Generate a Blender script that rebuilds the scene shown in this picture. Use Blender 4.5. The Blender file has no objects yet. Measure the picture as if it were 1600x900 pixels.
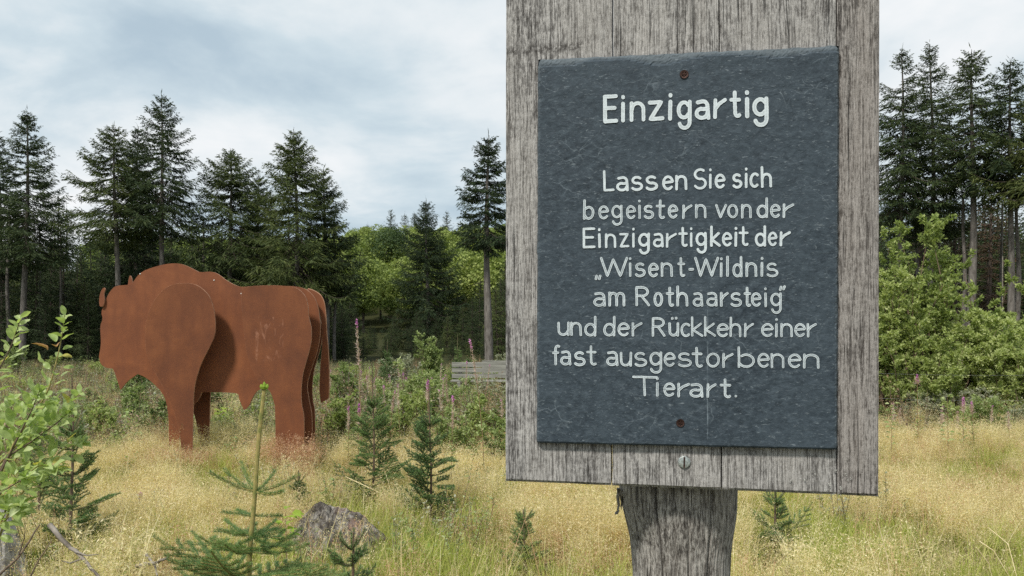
import bpy, math, random
import numpy as np
from mathutils import Vector, noise

R = math.radians
sc = bpy.context.scene
rng = np.random.default_rng(7)
random.seed(7)

# ---------------------------------------------------------------- camera
EYE = 1.6
F = 1155.0
HY = 500.0                       # row of the horizon in the 1600 x 900 photograph
cam_d = bpy.data.cameras.new("camera")
cam = bpy.data.objects.new("camera", cam_d)
sc.collection.objects.link(cam)
cam.location = (0, 0, EYE)
cam.rotation_euler = (R(90), 0, 0)
cam_d.sensor_width = 36
cam_d.lens = F / 1600 * 36
cam_d.shift_y = (HY - 450) / 1600
cam_d.clip_start = 0.05
cam_d.clip_end = 6000
cam_d.dof.use_dof = True
cam_d.dof.focus_distance = 1.35
cam_d.dof.aperture_fstop = 45
sc.camera = cam

# ---------------------------------------------------------------- world, sun, exposure
SUN_EL, SUN_AZ = R(52), R(213)         # azimuth clockwise from +Y: behind the camera, to the left
world = bpy.data.worlds.new("World")
sc.world = world
world.use_nodes = True
wt = world.node_tree
wt.nodes.clear()
def wn(t, **k):
    n = wt.nodes.new(t)
    for a, b in k.items(): setattr(n, a, b)
    return n
wl = wt.links.new
sky = wn('ShaderNodeTexSky', sky_type='NISHITA', sun_disc=False, sun_elevation=SUN_EL, sun_rotation=SUN_AZ)
sky.air_density = 1.0; sky.dust_density = 1.5
bg1 = wn('ShaderNodeBackground'); bg1.inputs[1].default_value = 0.10
wl(sky.outputs[0], bg1.inputs[0])
tc = wn('ShaderNodeTexCoord')
sep = wn('ShaderNodeSeparateXYZ'); wl(tc.outputs['Generated'], sep.inputs[0])
zc = wn('ShaderNodeMath', operation='MAXIMUM'); wl(sep.outputs[2], zc.inputs[0]); zc.inputs[1].default_value = 0
za = wn('ShaderNodeMath', operation='ADD'); wl(zc.outputs[0], za.inputs[0]); za.inputs[1].default_value = 0.22
dx = wn('ShaderNodeMath', operation='DIVIDE'); wl(sep.outputs[0], dx.inputs[0]); wl(za.outputs[0], dx.inputs[1])
dy = wn('ShaderNodeMath', operation='DIVIDE'); wl(sep.outputs[1], dy.inputs[0]); wl(za.outputs[0], dy.inputs[1])
cmb = wn('ShaderNodeCombineXYZ'); wl(dx.outputs[0], cmb.inputs[0]); wl(dy.outputs[0], cmb.inputs[1])
def wnoise(scale, detail, rough, off, dist=0.0):
    m = wn('ShaderNodeMapping'); m.inputs['Location'].default_value = off
    wl(cmb.outputs[0], m.inputs[0])
    n = wn('ShaderNodeTexNoise'); wl(m.outputs[0], n.inputs['Vector'])
    n.inputs['Scale'].default_value = scale; n.inputs['Detail'].default_value = detail
    n.inputs['Roughness'].default_value = rough; n.inputs['Distortion'].default_value = dist
    return n
n1 = wnoise(0.85, 7, 0.50, (3.3, 1.2, 0), 0.35)
n2 = wnoise(1.9, 8, 0.55, (8.1, 4.4, 0), 0.3)
cr = wn('ShaderNodeValToRGB')
ce = cr.color_ramp.elements
ce[0].position = 0.38; ce[0].color = (0.455, 0.565, 0.645, 1)
ce[1].position = 0.62; ce[1].color = (0.88, 0.89, 0.90, 1)
e = ce.new(0.46); e.color = (0.575, 0.675, 0.735, 1)
e = ce.new(0.53); e.color = (0.74, 0.795, 0.825, 1)
mx = wn('ShaderNodeMix', data_type='FLOAT'); mx.inputs[0].default_value = 0.46
wl(n1.outputs[0], mx.inputs[2]); wl(n2.outputs[0], mx.inputs[3])
wl(mx.outputs[0], cr.inputs[0])
bg2 = wn('ShaderNodeBackground'); wl(cr.outputs[0], bg2.inputs[0]); bg2.inputs[1].default_value = 1.0
ms = wn('ShaderNodeMixShader')
mr = wn('ShaderNodeMapRange'); wl(n2.outputs[0], mr.inputs[0])
mr.inputs[1].default_value = 0.3; mr.inputs[2].default_value = 0.5
mr.inputs[3].default_value = 0.88; mr.inputs[4].default_value = 0.98
wl(mr.outputs[0], ms.inputs[0])
wl(bg1.outputs[0], ms.inputs[1]); wl(bg2.outputs[0], ms.inputs[2])
wo = wn('ShaderNodeOutputWorld'); wl(ms.outputs[0], wo.inputs[0])

sun_d = bpy.data.lights.new("sun", 'SUN')
sun_d.energy = 3.9; sun_d.angle = R(7.0); sun_d.color = (1.0, 0.94, 0.84)
sun = bpy.data.objects.new("sun", sun_d); sc.collection.objects.link(sun)
to_sun = Vector((math.sin(SUN_AZ) * math.cos(SUN_EL), math.cos(SUN_AZ) * math.cos(SUN_EL), math.sin(SUN_EL)))
sun.rotation_euler = to_sun.to_track_quat('Z', 'Y').to_euler()
sun.location = (-8, -8, 12)

sc.view_settings.view_transform = 'Standard'
sc.view_settings.look = 'None'
sc.view_settings.exposure = 0.12
sc.view_settings.gamma = 1.0
sc.view_settings.use_curve_mapping = False
sc.cycles.use_denoising = False
sc.cycles.max_bounces = 6
sc.cycles.transparent_max_bounces = 8
sc.cycles.transmission_bounces = 4

# ---------------------------------------------------------------- helpers
def P(px, py, d):
    """point of the place at depth d seen at photo pixel (px, py)"""
    return Vector(((px - 800) / F * d, d, EYE - (py - HY) / F * d))

def link(o): sc.collection.objects.link(o); return o

def tag(o, label=None, cat=None, group=None, kind=None):
    if label: o['label'] = label
    if cat: o['category'] = cat
    if group: o['group'] = group
    if kind: o['kind'] = kind
    return o

def empty(name, loc, label, cat, group=None, rz=0):
    o = bpy.data.objects.new(name, None)
    o.empty_display_size = 0.1
    o.location = loc; o.rotation_euler = (0, 0, rz)
    link(o)
    return tag(o, label, cat, group)

class Geo:
    def __init__(s): s.v = []; s.f = []; s.n = 0
    def add(s, v, faces, m=0):
        """v (N,3); faces: int array (K,3|4) or list of lists"""
        v = np.asarray(v, dtype=np.float64).reshape(-1, 3)
        s.v.append(v)
        if isinstance(faces, np.ndarray): s.f.append((faces + s.n, m))
        else:
            for k in sorted({len(f) for f in faces}):
                s.f.append((np.array([f for f in faces if len(f) == k], dtype=np.int64) + s.n, m))
        s.n += len(v)
        return s
    def mesh(s, name, mats, smooth=False):
        me = bpy.data.meshes.new(name)
        v = np.concatenate(s.v) if s.v else np.zeros((0, 3))
        me.vertices.add(len(v)); me.vertices.foreach_set('co', v.ravel())
        loops = np.concatenate([f.ravel() for f, m in s.f])
        tot = np.concatenate([np.full(len(f), f.shape[1]) for f, m in s.f])
        mi = np.concatenate([np.full(len(f), m) for f, m in s.f])
        st = np.concatenate([[0], np.cumsum(tot)[:-1]])
        me.loops.add(len(loops)); me.loops.foreach_set('vertex_index', loops.astype(np.int32))
        me.polygons.add(len(tot))
        me.polygons.foreach_set('loop_start', st.astype(np.int32))
        me.polygons.foreach_set('loop_total', tot.astype(np.int32))
        me.polygons.foreach_set('material_index', mi.astype(np.int32))
        me.polygons.foreach_set('use_smooth', np.full(len(tot), smooth))
        if not isinstance(mats, (list, tuple)): mats = [mats]
        for m in mats: me.materials.append(m)
        me.update(calc_edges=True)
        return me
    def obj(s, name, mats, parent=None, smooth=False, loc=None):
        o = bpy.data.objects.new(name, s.mesh(name, mats, smooth))
        link(o)
        if parent: o.parent = parent
        if loc is not None: o.location = loc
        return o

def norm(a):
    a = np.asarray(a, dtype=float)
    return a / np.maximum(np.linalg.norm(a, axis=-1, keepdims=True), 1e-9)

def tube(g, pts, rad, n=8, m=0, cap=True):
    pts = np.asarray([tuple(p) for p in pts], dtype=float); k = len(pts)
    rad = np.broadcast_to(np.asarray(rad, dtype=float), (k,))
    tg = norm(np.gradient(pts, axis=0))
    ref = np.array([0, 0, 1.0]) if abs(tg[:, 2]).mean() < 0.8 else np.array([1.0, 0, 0])
    a = norm(np.cross(tg, ref)); b = np.cross(tg, a)
    th = np.linspace(0, 2 * math.pi, n, endpoint=False)
    ring = pts[:, None] + rad[:, None, None] * (np.cos(th)[None, :, None] * a[:, None] + np.sin(th)[None, :, None] * b[:, None])
    i = np.arange(k - 1)[:, None] * n + np.arange(n)[None]
    j = np.arange(k - 1)[:, None] * n + (np.arange(n)[None] + 1) % n
    q = np.stack([i, j, j + n, i + n], -1).reshape(-1, 4)
    v = ring.reshape(-1, 3)
    g.add(v, q, m)
    if cap:
        g.add(v[-n:], [list(range(n))], m); g.add(v[:n], [list(range(n))[::-1]], m)
    return g

def blades(g, pos, d, L, W, up=None, m=0, kind='rhomb', fold=0.25):
    """many small leaves / needles; pos,d (N,3); L,W (N,) or scalars"""
    pos = np.asarray(pos, float).reshape(-1, 3); N = len(pos)
    if N == 0: return g
    d = norm(np.asarray(d, float).reshape(-1, 3))
    if up is None: up = rng.normal(size=(N, 3))
    s = norm(np.cross(d, up)); u = np.cross(s, d)
    L = np.broadcast_to(L, (N,))[:, None]; W = np.broadcast_to(W, (N,))[:, None]
    if kind == 'tri':
        v = np.stack([pos - s * W / 2, pos + s * W / 2, pos + d * L], 1)
        f = np.arange(N)[:, None] * 3 + np.array([0, 1, 2])
    elif kind == 'rhomb':
        v = np.stack([pos, pos + d * L * .45 + s * W / 2, pos + d * L, pos + d * L * .45 - s * W / 2], 1)
        f = np.arange(N)[:, None] * 4 + np.array([0, 1, 2, 3])
    else:  # folded, curled leaf of 4 faces
        v = np.stack([pos, pos + d * L * .3 + s * W * .46 + u * W * fold, pos + d * L * .7 + s * W * .38 + u * W * fold * .6,
                      pos + d * L - u * W * fold, pos + d * L * .7 - s * W * .38 + u * W * fold * .6, pos + d * L * .3 - s * W * .46 + u * W * fold,
                      pos + d * L * .3, pos + d * L * .68], 1)
        f = np.array([[0, 6, 1, 1], [6, 7, 2, 1], [7, 3, 2, 2], [0, 5, 6, 6], [6, 5, 4, 7], [7, 4, 3, 3]])
        q = np.array([[6, 7, 2, 1], [6, 5, 4, 7]]); t = np.array([[0, 6, 1], [7, 3, 2], [0, 5, 6], [7, 4, 3]])
        b = np.arange(N)[:, None, None] * 8
        vv = v.reshape(-1, 3)
        g.add(vv, (b + q).reshape(-1, 4), m)
        g.f.append(((b + t).reshape(-1, 3) + g.n - len(vv), m))
        return g
    g.add(v.reshape(-1, 3), f, m)
    return g

def strips(g, base, heading, H, bend, W, seg=3, m=0):
    """curved grass blades; base (N,3), heading angle (N,), height, bend, width (N,)"""
    N = len(base)
    hx = np.stack([np.cos(heading), np.sin(heading), np.zeros(N)], -1)
    sd = np.stack([-np.sin(heading), np.cos(heading), np.zeros(N)], -1)
    rows = []
    for k in range(seg + 1):
        t = k / seg
        c = base + hx * (bend * t ** 2)[:, None] + np.array([0, 0, 1.0]) * (H * (t - 0.12 * t ** 2))[:, None] - np.array([0, 0, 1.0]) * (np.maximum(bend - .5 * H, 0) * t ** 3)[:, None]
        w = (W * (1 - t) ** 0.6 + W * 0.12)[:, None] / 2
        rows += [c - sd * w, c + sd * w]
    v = np.stack(rows, 1)
    f = np.array([[2 * k, 2 * k + 1, 2 * k + 3, 2 * k + 2] for k in range(seg)])
    g.add(v.reshape(-1, 3), (np.arange(N)[:, None, None] * (2 * seg + 2) + f).reshape(-1, 4), m)
    return g

# ---------------------------------------------------------------- materials
class NT:
    def __init__(s, name):
        s.m = bpy.data.materials.new(name); s.m.use_nodes = True
        s.t = s.m.node_tree; s.t.nodes.clear()
        s.out = s.n('ShaderNodeOutputMaterial')
    def n(s, t, **k):
        x = s.t.nodes.new(t)
        for a, b in k.items():
            if a.startswith('_'): x.inputs[int(a[1:])].default_value = b
            else: setattr(x, a, b)
        return x
    def l(s, a, b): s.t.links.new(a, b)
    def noise(s, vec, scale, detail=4, rough=.5, dist=0):
        x = s.n('ShaderNodeTexNoise'); s.l(vec, x.inputs['Vector'])
        x.inputs['Scale'].default_value = scale; x.inputs['Detail'].default_value = detail
        x.inputs['Roughness'].default_value = rough; x.inputs['Distortion'].default_value = dist
        return x.outputs[0]
    def map(s, vec, scale=(1, 1, 1), loc=(0, 0, 0), rot=(0, 0, 0)):
        x = s.n('ShaderNodeMapping'); s.l(vec, x.inputs[0])
        x.inputs['Scale'].default_value = scale; x.inputs['Location'].default_value = loc; x.inputs['Rotation'].default_value = rot
        return x.outputs[0]
    def ramp(s, fac, stops):
        x = s.n('ShaderNodeValToRGB'); s.l(fac, x.inputs[0]); e = x.color_ramp.elements
        while len(e) > len(stops): e.remove(e[-1])
        while len(e) < len(stops): e.new(1)
        for i, (p, c) in enumerate(stops):
            e[i].position = p; e[i].color = (*c, 1) if hasattr(c, '__len__') else (c, c, c, 1)
        return x.outputs[0]
    def mix(s, fac, a, b, mode='MIX'):
        x = s.n('ShaderNodeMix', data_type='RGBA', blend_type=mode)
        if hasattr(fac, 'links'): s.l(fac, x.inputs[0])
        else: x.inputs[0].default_value = fac
        for v, k in ((a, 6), (b, 7)):
            if hasattr(v, 'links'): s.l(v, x.inputs[k])
            else: x.inputs[k].default_value = (*v, 1)
        return x.outputs[2]
    def math(s, op, a, b=0.0):
        x = s.n('ShaderNodeMath', operation=op)
        for v, k in ((a, 0), (b, 1)):
            if hasattr(v, 'links'): s.l(v, x.inputs[k])
            else: x.inputs[k].default_value = v
        return x.outputs[0]
    def bump(s, h, strength=.5, dist=.01, prev=None):
        x = s.n('ShaderNodeBump'); s.l(h, x.inputs['Height'])
        x.inputs['Strength'].default_value = strength; x.inputs['Distance'].default_value = dist
        if prev: s.l(prev, x.inputs['Normal'])
        return x.outputs[0]
    def pbr(s, col, rough=.7, normal=None, spec=.3, metal=0):
        x = s.n('ShaderNodeBsdfPrincipled')
        if hasattr(col, 'links'): s.l(col, x.inputs['Base Color'])
        else: x.inputs['Base Color'].default_value = (*col, 1)
        if hasattr(rough, 'links'): s.l(rough, x.inputs['Roughness'])
        else: x.inputs['Roughness'].default_value = rough
        x.inputs['Specular IOR Level'].default_value = spec
        x.inputs['Metallic'].default_value = metal
        if normal: s.l(normal, x.inputs['Normal'])
        s.l(x.outputs[0], s.out.inputs[0])
        return x

def leaf_mat(name, cols, transl=.35, rough=.6, clump=3.0, spec=.2, tcol=1.25):
    """foliage: colour varies leaf by leaf, clump by clump and plant by plant"""
    t = NT(name)
    geo = t.n('ShaderNodeNewGeometry'); oi = t.n('ShaderNodeObjectInfo')
    nz = t.noise(geo.outputs['Position'], clump, 2)
    f = t.math('ADD', t.math('MULTIPLY', geo.outputs['Random Per Island'], .42), t.math('MULTIPLY', nz, .42))
    f = t.math('ADD', f, t.math('MULTIPLY', oi.outputs['Random'], .22))
    n = len(cols)
    col = t.ramp(f, [(.18 + .64 * i / max(n - 1, 1), c) for i, c in enumerate(cols)])
    b = t.n('ShaderNodeBsdfPrincipled'); t.l(col, b.inputs['Base Color'])
    b.inputs['Roughness'].default_value = rough; b.inputs['Specular IOR Level'].default_value = spec
    tr = t.n('ShaderNodeBsdfTranslucent')
    t.l(t.mix(1.0, col, (tcol, tcol * 1.05, tcol * .6), 'MULTIPLY'), tr.inputs[0])
    m = t.n('ShaderNodeMixShader'); m.inputs[0].default_value = transl
    t.l(b.outputs[0], m.inputs[1]); t.l(tr.outputs[0], m.inputs[2]); t.l(m.outputs[0], t.out.inputs[0])
    return t.m

def wood_mat(name, dark, mid, light, warm, scale=1.0, offset=0.0, contrast=1.0):
    """grey, weathered, deeply grained oak; grain runs along local Z"""
    t = NT(name)
    tc = t.n('ShaderNodeTexCoord'); oi = t.n('ShaderNodeObjectInfo')
    sh = t.n('ShaderNodeVectorMath', operation='ADD')
    cx = t.n('ShaderNodeCombineXYZ'); t.l(t.math('MULTIPLY', oi.outputs['Random'], 7.0), cx.inputs[0]); t.l(t.math('MULTIPLY', oi.outputs['Random'], 3.0), cx.inputs[2])
    t.l(tc.outputs['Object'], sh.inputs[0]); t.l(cx.outputs[0], sh.inputs[1])
    v = sh.outputs[0]
    wob = t.noise(t.map(v, (6, 6, 2.2)), 1, 3)
    wv = t.n('ShaderNodeVectorMath', operation='ADD'); c2 = t.n('ShaderNodeCombineXYZ')
    t.l(t.math('MULTIPLY', wob, .018), c2.inputs[0]); t.l(v, wv.inputs[0]); t.l(c2.outputs[0], wv.inputs[1])
    v2 = wv.outputs[0]
    s = scale
    fine = t.noise(t.map(v2, (560 * s, 560 * s, 30 * s)), 1, 5, .62)
    med = t.noise(t.map(v2, (210 * s, 210 * s, 6 * s)), 1, 4, .6)
    broad = t.noise(t.map(v2, (16 * s, 16 * s, 3.0 * s)), 1, 4, .6)
    fleck = t.noise(t.map(v2, (330 * s, 330 * s, 105 * s)), 1, 4, .75)
    scaly = t.noise(t.map(v2, (24 * s, 24 * s, 42 * s)), 1, 5, .65, .6)
    g = t.math('ADD', t.math('MULTIPLY', fine, .38), t.math('MULTIPLY', med, .28))
    g = t.math('ADD', g, t.math('MULTIPLY', fleck, .34))
    g2 = t.math('ADD', g, t.math('MULTIPLY', t.math('SUBTRACT', broad, .5), .20))
    g2 = t.math('ADD', g2, t.math('MULTIPLY', t.math('SUBTRACT', scaly, .5), .16))
    col = t.ramp(g2, [(.385, dark), (.455, mid), (.52, light), (.65, tuple(min(1, c * 1.45) for c in light))])
    col = t.mix(t.ramp(broad, [(.42, 0.0), (.66, .55)]), col, t.mix(.5, col, warm))
    cracks = t.ramp(t.noise(t.map(v2, (170 * s, 170 * s, 2.4 * s)), 1, 3, .5), [(.315, 1.0), (.36, 0.0)])
    col = t.mix(t.math('MULTIPLY', cracks, .8), col, tuple(c * .3 for c in dark))
    so = t.n('ShaderNodeSeparateXYZ'); t.l(tc.outputs['Object'], so.inputs[0])
    wz = t.math('MULTIPLY', t.math('SUBTRACT', t.noise(t.map(tc.outputs['Object'], (30, 30, 0)), 1, 4, .6), .5), .03)
    bz = t.math('ABSOLUTE', t.math('SUBTRACT', t.math('ADD', so.outputs[2], wz), 2.055))
    band = t.math('MULTIPLY', t.ramp(bz, [(.003, 1.0), (.009, 0.0)]), t.math('LESS_THAN', so.outputs[0], -.175))
    band = t.math('MULTIPLY', band, t.ramp(t.noise(t.map(v, (150, 150, 110)), 1, 4, .7), [(.42, 0.0), (.56, .85)]))
    col = t.mix(band, col, (.04, .036, .034))
    gr2 = t.ramp(t.noise(t.map(v2, (420 * s, 420 * s, 7 * s)), 1, 3, .5), [(.36, 1.0), (.44, 0.0)])
    col = t.mix(t.math('MULTIPLY', gr2, .55), col, tuple(c * .9 for c in dark))
    hi_ = t.ramp(t.noise(t.map(v2, (360 * s, 360 * s, 26 * s), loc=(3, 2, 1)), 1, 4, .6), [(.60, 0.0), (.68, .5)])
    col = t.mix(hi_, col, tuple(min(1, c * 1.5) for c in light))
    h = t.math('SUBTRACT', t.math('ADD', g, t.math('MULTIPLY', scaly, .22)), t.math('MULTIPLY', cracks, .4))
    nb = t.bump(h, .9 * contrast, .006)
    t.pbr(col, .85, nb, .2)
    return t.m

M = {}
M['plank'] = wood_mat('weathered_plank_wood', (.050, .047, .045), (.160, .155, .153), (.365, .358, .352), (.26, .24, .215))
M['plank_dark'] = wood_mat('weathered_plank_wood_dark', (.035, .031, .029), (.125, .117, .112), (.30, .285, .275), (.16, .13, .11))
M['post'] = wood_mat('weathered_post_wood', (.036, .033, .030), (.165, .153, .142), (.36, .345, .325), (.17, .145, .11), .85)
M['bench'] = wood_mat('grey_bench_wood', (.09, .08, .07), (.22, .21, .19), (.36, .35, .32), (.3, .27, .22), .3)

def slate_mat():
    t = NT('slate')
    tc = t.n('ShaderNodeTexCoord'); v = tc.outputs['Object']
    a = t.noise(t.map(v, (75, 75, 105), rot=(0, .7, 0)), 1, 7, .72, .5)
    b = t.noise(v, 9, 4, .6)
    cks = t.noise(t.map(v, (130, 130, 420), rot=(0, .5, 0)), 1, 4, .6, .8)
    col = t.ramp(a, [(.36, (.018, .027, .037)), (.5, (.034, .048, .063)), (.66, (.062, .083, .103))])
    col = t.mix(t.ramp(b, [(.35, 0.0), (.7, .5)]), col, (.055, .076, .096))
    scr = t.ramp(cks, [(.60, 0.0), (.70, .6)])
    col = t.mix(scr, col, (.22, .26, .29))
    wv_ = t.n('ShaderNodeVectorMath', operation='ADD'); nz_ = t.n('ShaderNodeTexNoise'); t.l(v, nz_.inputs['Vector']); nz_.inputs['Scale'].default_value = 16; nz_.inputs['Detail'].default_value = 5
    sc2 = t.n('ShaderNodeVectorMath', operation='SCALE'); t.l(nz_.outputs['Color'], sc2.inputs[0]); sc2.inputs['Scale'].default_value = .06
    t.l(v, wv_.inputs[0]); t.l(sc2.outputs[0], wv_.inputs[1])
    vo = t.n('ShaderNodeTexVoronoi', feature='DISTANCE_TO_EDGE'); t.l(t.map(wv_.outputs[0], (1, 1, 1.7), rot=(0, .4, 0)), vo.inputs['Vector']); vo.inputs['Scale'].default_value = 17
    ln = t.ramp(vo.outputs[0], [(.004, 1.0), (.016, 0.0)])
    lm = t.ramp(t.noise(t.map(v, (1, 1, 1), loc=(4, 1, 2)), 13, 3, .6), [(.52, 0.0), (.66, .38)])
    flake = t.math('MULTIPLY', ln, lm)
    col = t.mix(flake, col, (.20, .245, .28))
    # faint pale run down the lower half
    sp = t.n('ShaderNodeSeparateXYZ'); t.l(v, sp.inputs[0])
    wob = t.math('MULTIPLY', t.math('SUBTRACT', t.noise(t.map(v, (0, 0, 14)), 1, 2), .5), .006)
    dxx = t.math('ABSOLUTE', t.math('SUBTRACT', t.math('ADD', sp.outputs[0], wob), .0237))
    line = t.math('MULTIPLY', t.math('LESS_THAN', dxx, .0009), t.math('LESS_THAN', sp.outputs[2], 1.66))
    line = t.math('MULTIPLY', line, t.ramp(t.noise(t.map(v, (40, 40, 40)), 1, 3), [(.4, 0.0), (.6, .55)]))
    col = t.mix(line, col, (.22, .27, .31))
    edge = t.n('ShaderNodeAttribute', attribute_name='chip')
    col = t.mix(t.math('MULTIPLY', edge.outputs['Fac'], .45), col, (.16, .19, .21))
    h = t.math('ADD', t.math('MULTIPLY', a, .8), t.math('MULTIPLY', cks, .5))
    nb = t.bump(h, .34, .0018, t.bump(t.noise(t.map(v, (1, 1, 1.5), rot=(0, .7, 0)), 22, 8, .66, .8), .42, .006))
    t.pbr(col, t.ramp(a, [(.3, .62), (.7, .8)]), nb, .22)
    return t.m
M['slate'] = slate_mat()

def chalk_mat(name, solid):
    t = NT(name)
    tc = t.n('ShaderNodeTexCoord'); v = tc.outputs['Object']
    ed = t.n('ShaderNodeAttribute', attribute_name='edge')
    a = t.noise(v, 420, 4, .65); b = t.noise(v, 60, 3, .6)
    f = t.math('ADD', t.math('MULTIPLY', ed.outputs['Fac'], .42 if not solid else .20), t.math('MULTIPLY', a, .5))
    f = t.math('ADD', f, t.math('MULTIPLY', b, .34))
    lo, hi = (.44, .72) if not solid else (.28, .56)
    fac = t.ramp(f, [(lo, .22 if not solid else .5), (hi, 1.0)])
    col = t.mix(fac, (.09, .12, .145), (.57, .64, .68))
    t.pbr(col, .8, t.bump(a, .3, .001), .2)
    return t.m
M['chalk'] = chalk_mat('white_marker_paint_thin', False)
M['chalk_solid'] = chalk_mat('white_marker_paint', True)

def simple(name, c1, c2, scale=30, rough=.6, metal=0, spec=.4, bump=.2, detail=4, bd=.003):
    t = NT(name); tc = t.n('ShaderNodeTexCoord'); a = t.noise(tc.outputs['Object'], scale, detail, .6)
    t.pbr(t.ramp(a, [(.35, c1), (.65, c2)]), rough, t.bump(a, bump, bd), spec, metal)
    return t.m
M['screw'] = simple('rusty_screw', (.022, .013, .011), (.07, .035, .028), 400, .6, .6)
M['bolt'] = simple('galvanised_bolt', (.30, .34, .35), (.55, .60, .60), 300, .42, .7)
M['pale'] = simple('pale_hole_light', (.55, .5, .45), (.7, .68, .64), 80, .5)
M['stone'] = simple('pale_stone', (.30, .29, .27), (.50, .49, .46), 9, .85, 0, .2, .6, 6, .03)
M['wire'] = simple('fence_wire', (.25, .25, .25), (.4, .4, .4), 50, .4, .8)
M['deadwood'] = simple('dead_branch_wood', (.10, .085, .07), (.30, .27, .24), 14, .85, 0, .2, .6, 6, .01)
M['stem_green'] = simple('green_stem', (.17, .18, .05), (.34, .27, .10), 40, .7)
M['stem_brown'] = simple('brown_stem', (.07, .05, .035), (.17, .12, .08), 40, .8)
M['stem_red'] = simple('reddish_stem', (.17, .09, .06), (.26, .19, .10), 40, .7)

def rust():
    t = NT('rusted_steel'); tc = t.n('ShaderNodeTexCoord'); v = tc.outputs['Object']
    a = t.noise(v, 2.2, 8, .62, .3); b = t.noise(t.map(v, (9, 9, 2.0)), 1, 5, .6); c = t.noise(v, 70, 5, .7)
    col = t.ramp(a, [(.30, (.125, .043, .020)), (.5, (.180, .061, .025)), (.70, (.235, .083, .032))])
    col = t.mix(t.ramp(b, [(.42, 0.0), (.70, .45)]), col, (.115, .043, .025))
    col = t.mix(t.ramp(c, [(.5, 0.0), (.75, .35)]), col, (.27, .095, .034))
    sc_ = t.noise(t.map(v, (14, 14, 5), loc=(3, 0, 1)), 1, 6, .7, 1.2)
    sp = t.n('ShaderNodeSeparateXYZ'); t.l(v, sp.inputs[0])
    inx = t.math('LESS_THAN', t.math('ABSOLUTE', t.math('SUBTRACT', sp.outputs[0], .77)), .17)
    inz = t.math('LESS_THAN', t.math('ABSOLUTE', t.math('SUBTRACT', sp.outputs[2], 1.37)), .27)
    msk = t.math('MULTIPLY', t.math('MULTIPLY', inx, inz), t.ramp(sc_, [(.54, 0.0), (.66, .42)]))
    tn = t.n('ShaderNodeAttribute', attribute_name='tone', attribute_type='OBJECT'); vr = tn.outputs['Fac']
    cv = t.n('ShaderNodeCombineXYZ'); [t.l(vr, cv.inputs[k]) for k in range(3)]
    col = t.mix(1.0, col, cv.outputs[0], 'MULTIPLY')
    col = t.mix(msk, col, (.40, .20, .13))
    t.pbr(col, t.ramp(b, [(.3, .62), (.7, .8)]), t.bump(c, .25, .004, t.bump(a, .25, .02)), .3)
    return t.m
M['rust'] = rust()
M['rust_edge'] = simple('rusted_cut_edge', (.26, .125, .07), (.42, .24, .15), 25, .7)

M['needle'] = leaf_mat('spruce_needles', [(.013, .024, .013), (.024, .042, .018), (.040, .061, .022), (.066, .088, .030)], .15, .65, .5)
M['needle2'] = leaf_mat('spruce_needles_olive', [(.022, .037, .015), (.043, .064, .021), (.074, .098, .030), (.118, .138, .043)], .18, .65, .4)
M['needle_dead'] = leaf_mat('brown_dead_needles', [(.03, .022, .015), (.07, .045, .028), (.10, .065, .04)], .1, .8, .6)
M['needle_young'] = leaf_mat('young_spruce_needles', [(.045, .095, .045), (.09, .17, .065), (.15, .25, .08), (.26, .34, .12)], .22, .5, 6, .35)
M['needle_tip'] = leaf_mat('pale_spruce_needles', [(.20, .22, .06), (.34, .36, .09), (.46, .44, .14)], .25, .5, 9, .35)
M['hill_leaf'] = leaf_mat('broadleaf_foliage', [(.07, .11, .035), (.145, .195, .055), (.235, .295, .08), (.34, .385, .13)], .3, .6, .12)
M['hill_leaf_dark'] = leaf_mat('dark_broadleaf_foliage', [(.035, .06, .024), (.055, .09, .035), (.075, .115, .045)], .25, .6, .2)
M['bush_leaf'] = leaf_mat('bush_leaves', [(.13, .18, .06), (.24, .30, .10), (.37, .43, .165), (.50, .54, .27)], .45, .5, .9)
M['bush_leaf_dark'] = leaf_mat('dark_bush_leaves', [(.06, .10, .035), (.12, .17, .06), (.20, .26, .095)], .42, .55, .9)
M['willow_leaf'] = leaf_mat('willow_leaves', [(.18, .27, .08), (.28, .38, .12), (.38, .47, .19), (.50, .56, .32)], .42, .42, 8, .45)
M['yellow_leaf'] = leaf_mat('yellowing_leaves', [(.38, .36, .08), (.46, .42, .14)], .45, .5, 8)
M['brown_leaf'] = leaf_mat('withered_leaves', [(.30, .15, .06), (.40, .24, .11)], .35, .6, 8)
M['lime_leaf'] = leaf_mat('lime_green_leaves', [(.24, .36, .05), (.36, .48, .08)], .45, .45, 8)
M['weed_leaf'] = leaf_mat('weed_leaves', [(.10, .14, .05), (.19, .25, .085), (.30, .37, .155), (.43, .47, .26)], .38, .55, 1.2)
M['silver_leaf'] = leaf_mat('grey_green_leaves', [(.17, .19, .12), (.27, .29, .20), (.42, .43, .34)], .35, .6, 1.2)
M['grass_green'] = leaf_mat('green_grass', [(.15, .20, .045), (.28, .34, .07), (.44, .47, .12), (.60, .58, .24)], .45, .6, 1.0)
M['grass_blond'] = leaf_mat('blond_grass', [(.31, .235, .135), (.54, .44, .255), (.75, .645, .41), (.90, .82, .61)], .45, .7, .8)
M['grass_rust'] = leaf_mat('reddish_grass', [(.34, .18, .11), (.50, .31, .20), (.68, .48, .33)], .35, .7, 1.0)
M['brown_weed'] = leaf_mat('withered_weed_leaves', [(.16, .10, .06), (.28, .19, .12), (.40, .32, .24)], .3, .7, 1.2)
M['lime_weed'] = leaf_mat('fresh_green_weed_leaves', [(.14, .22, .05), (.22, .32, .08), (.34, .43, .13)], .4, .5, 1.2)
M['thatch'] = leaf_mat('dry_grass_litter', [(.16, .12, .07), (.30, .24, .13), (.42, .34, .19)], .2, .8, 2.0)
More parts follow.
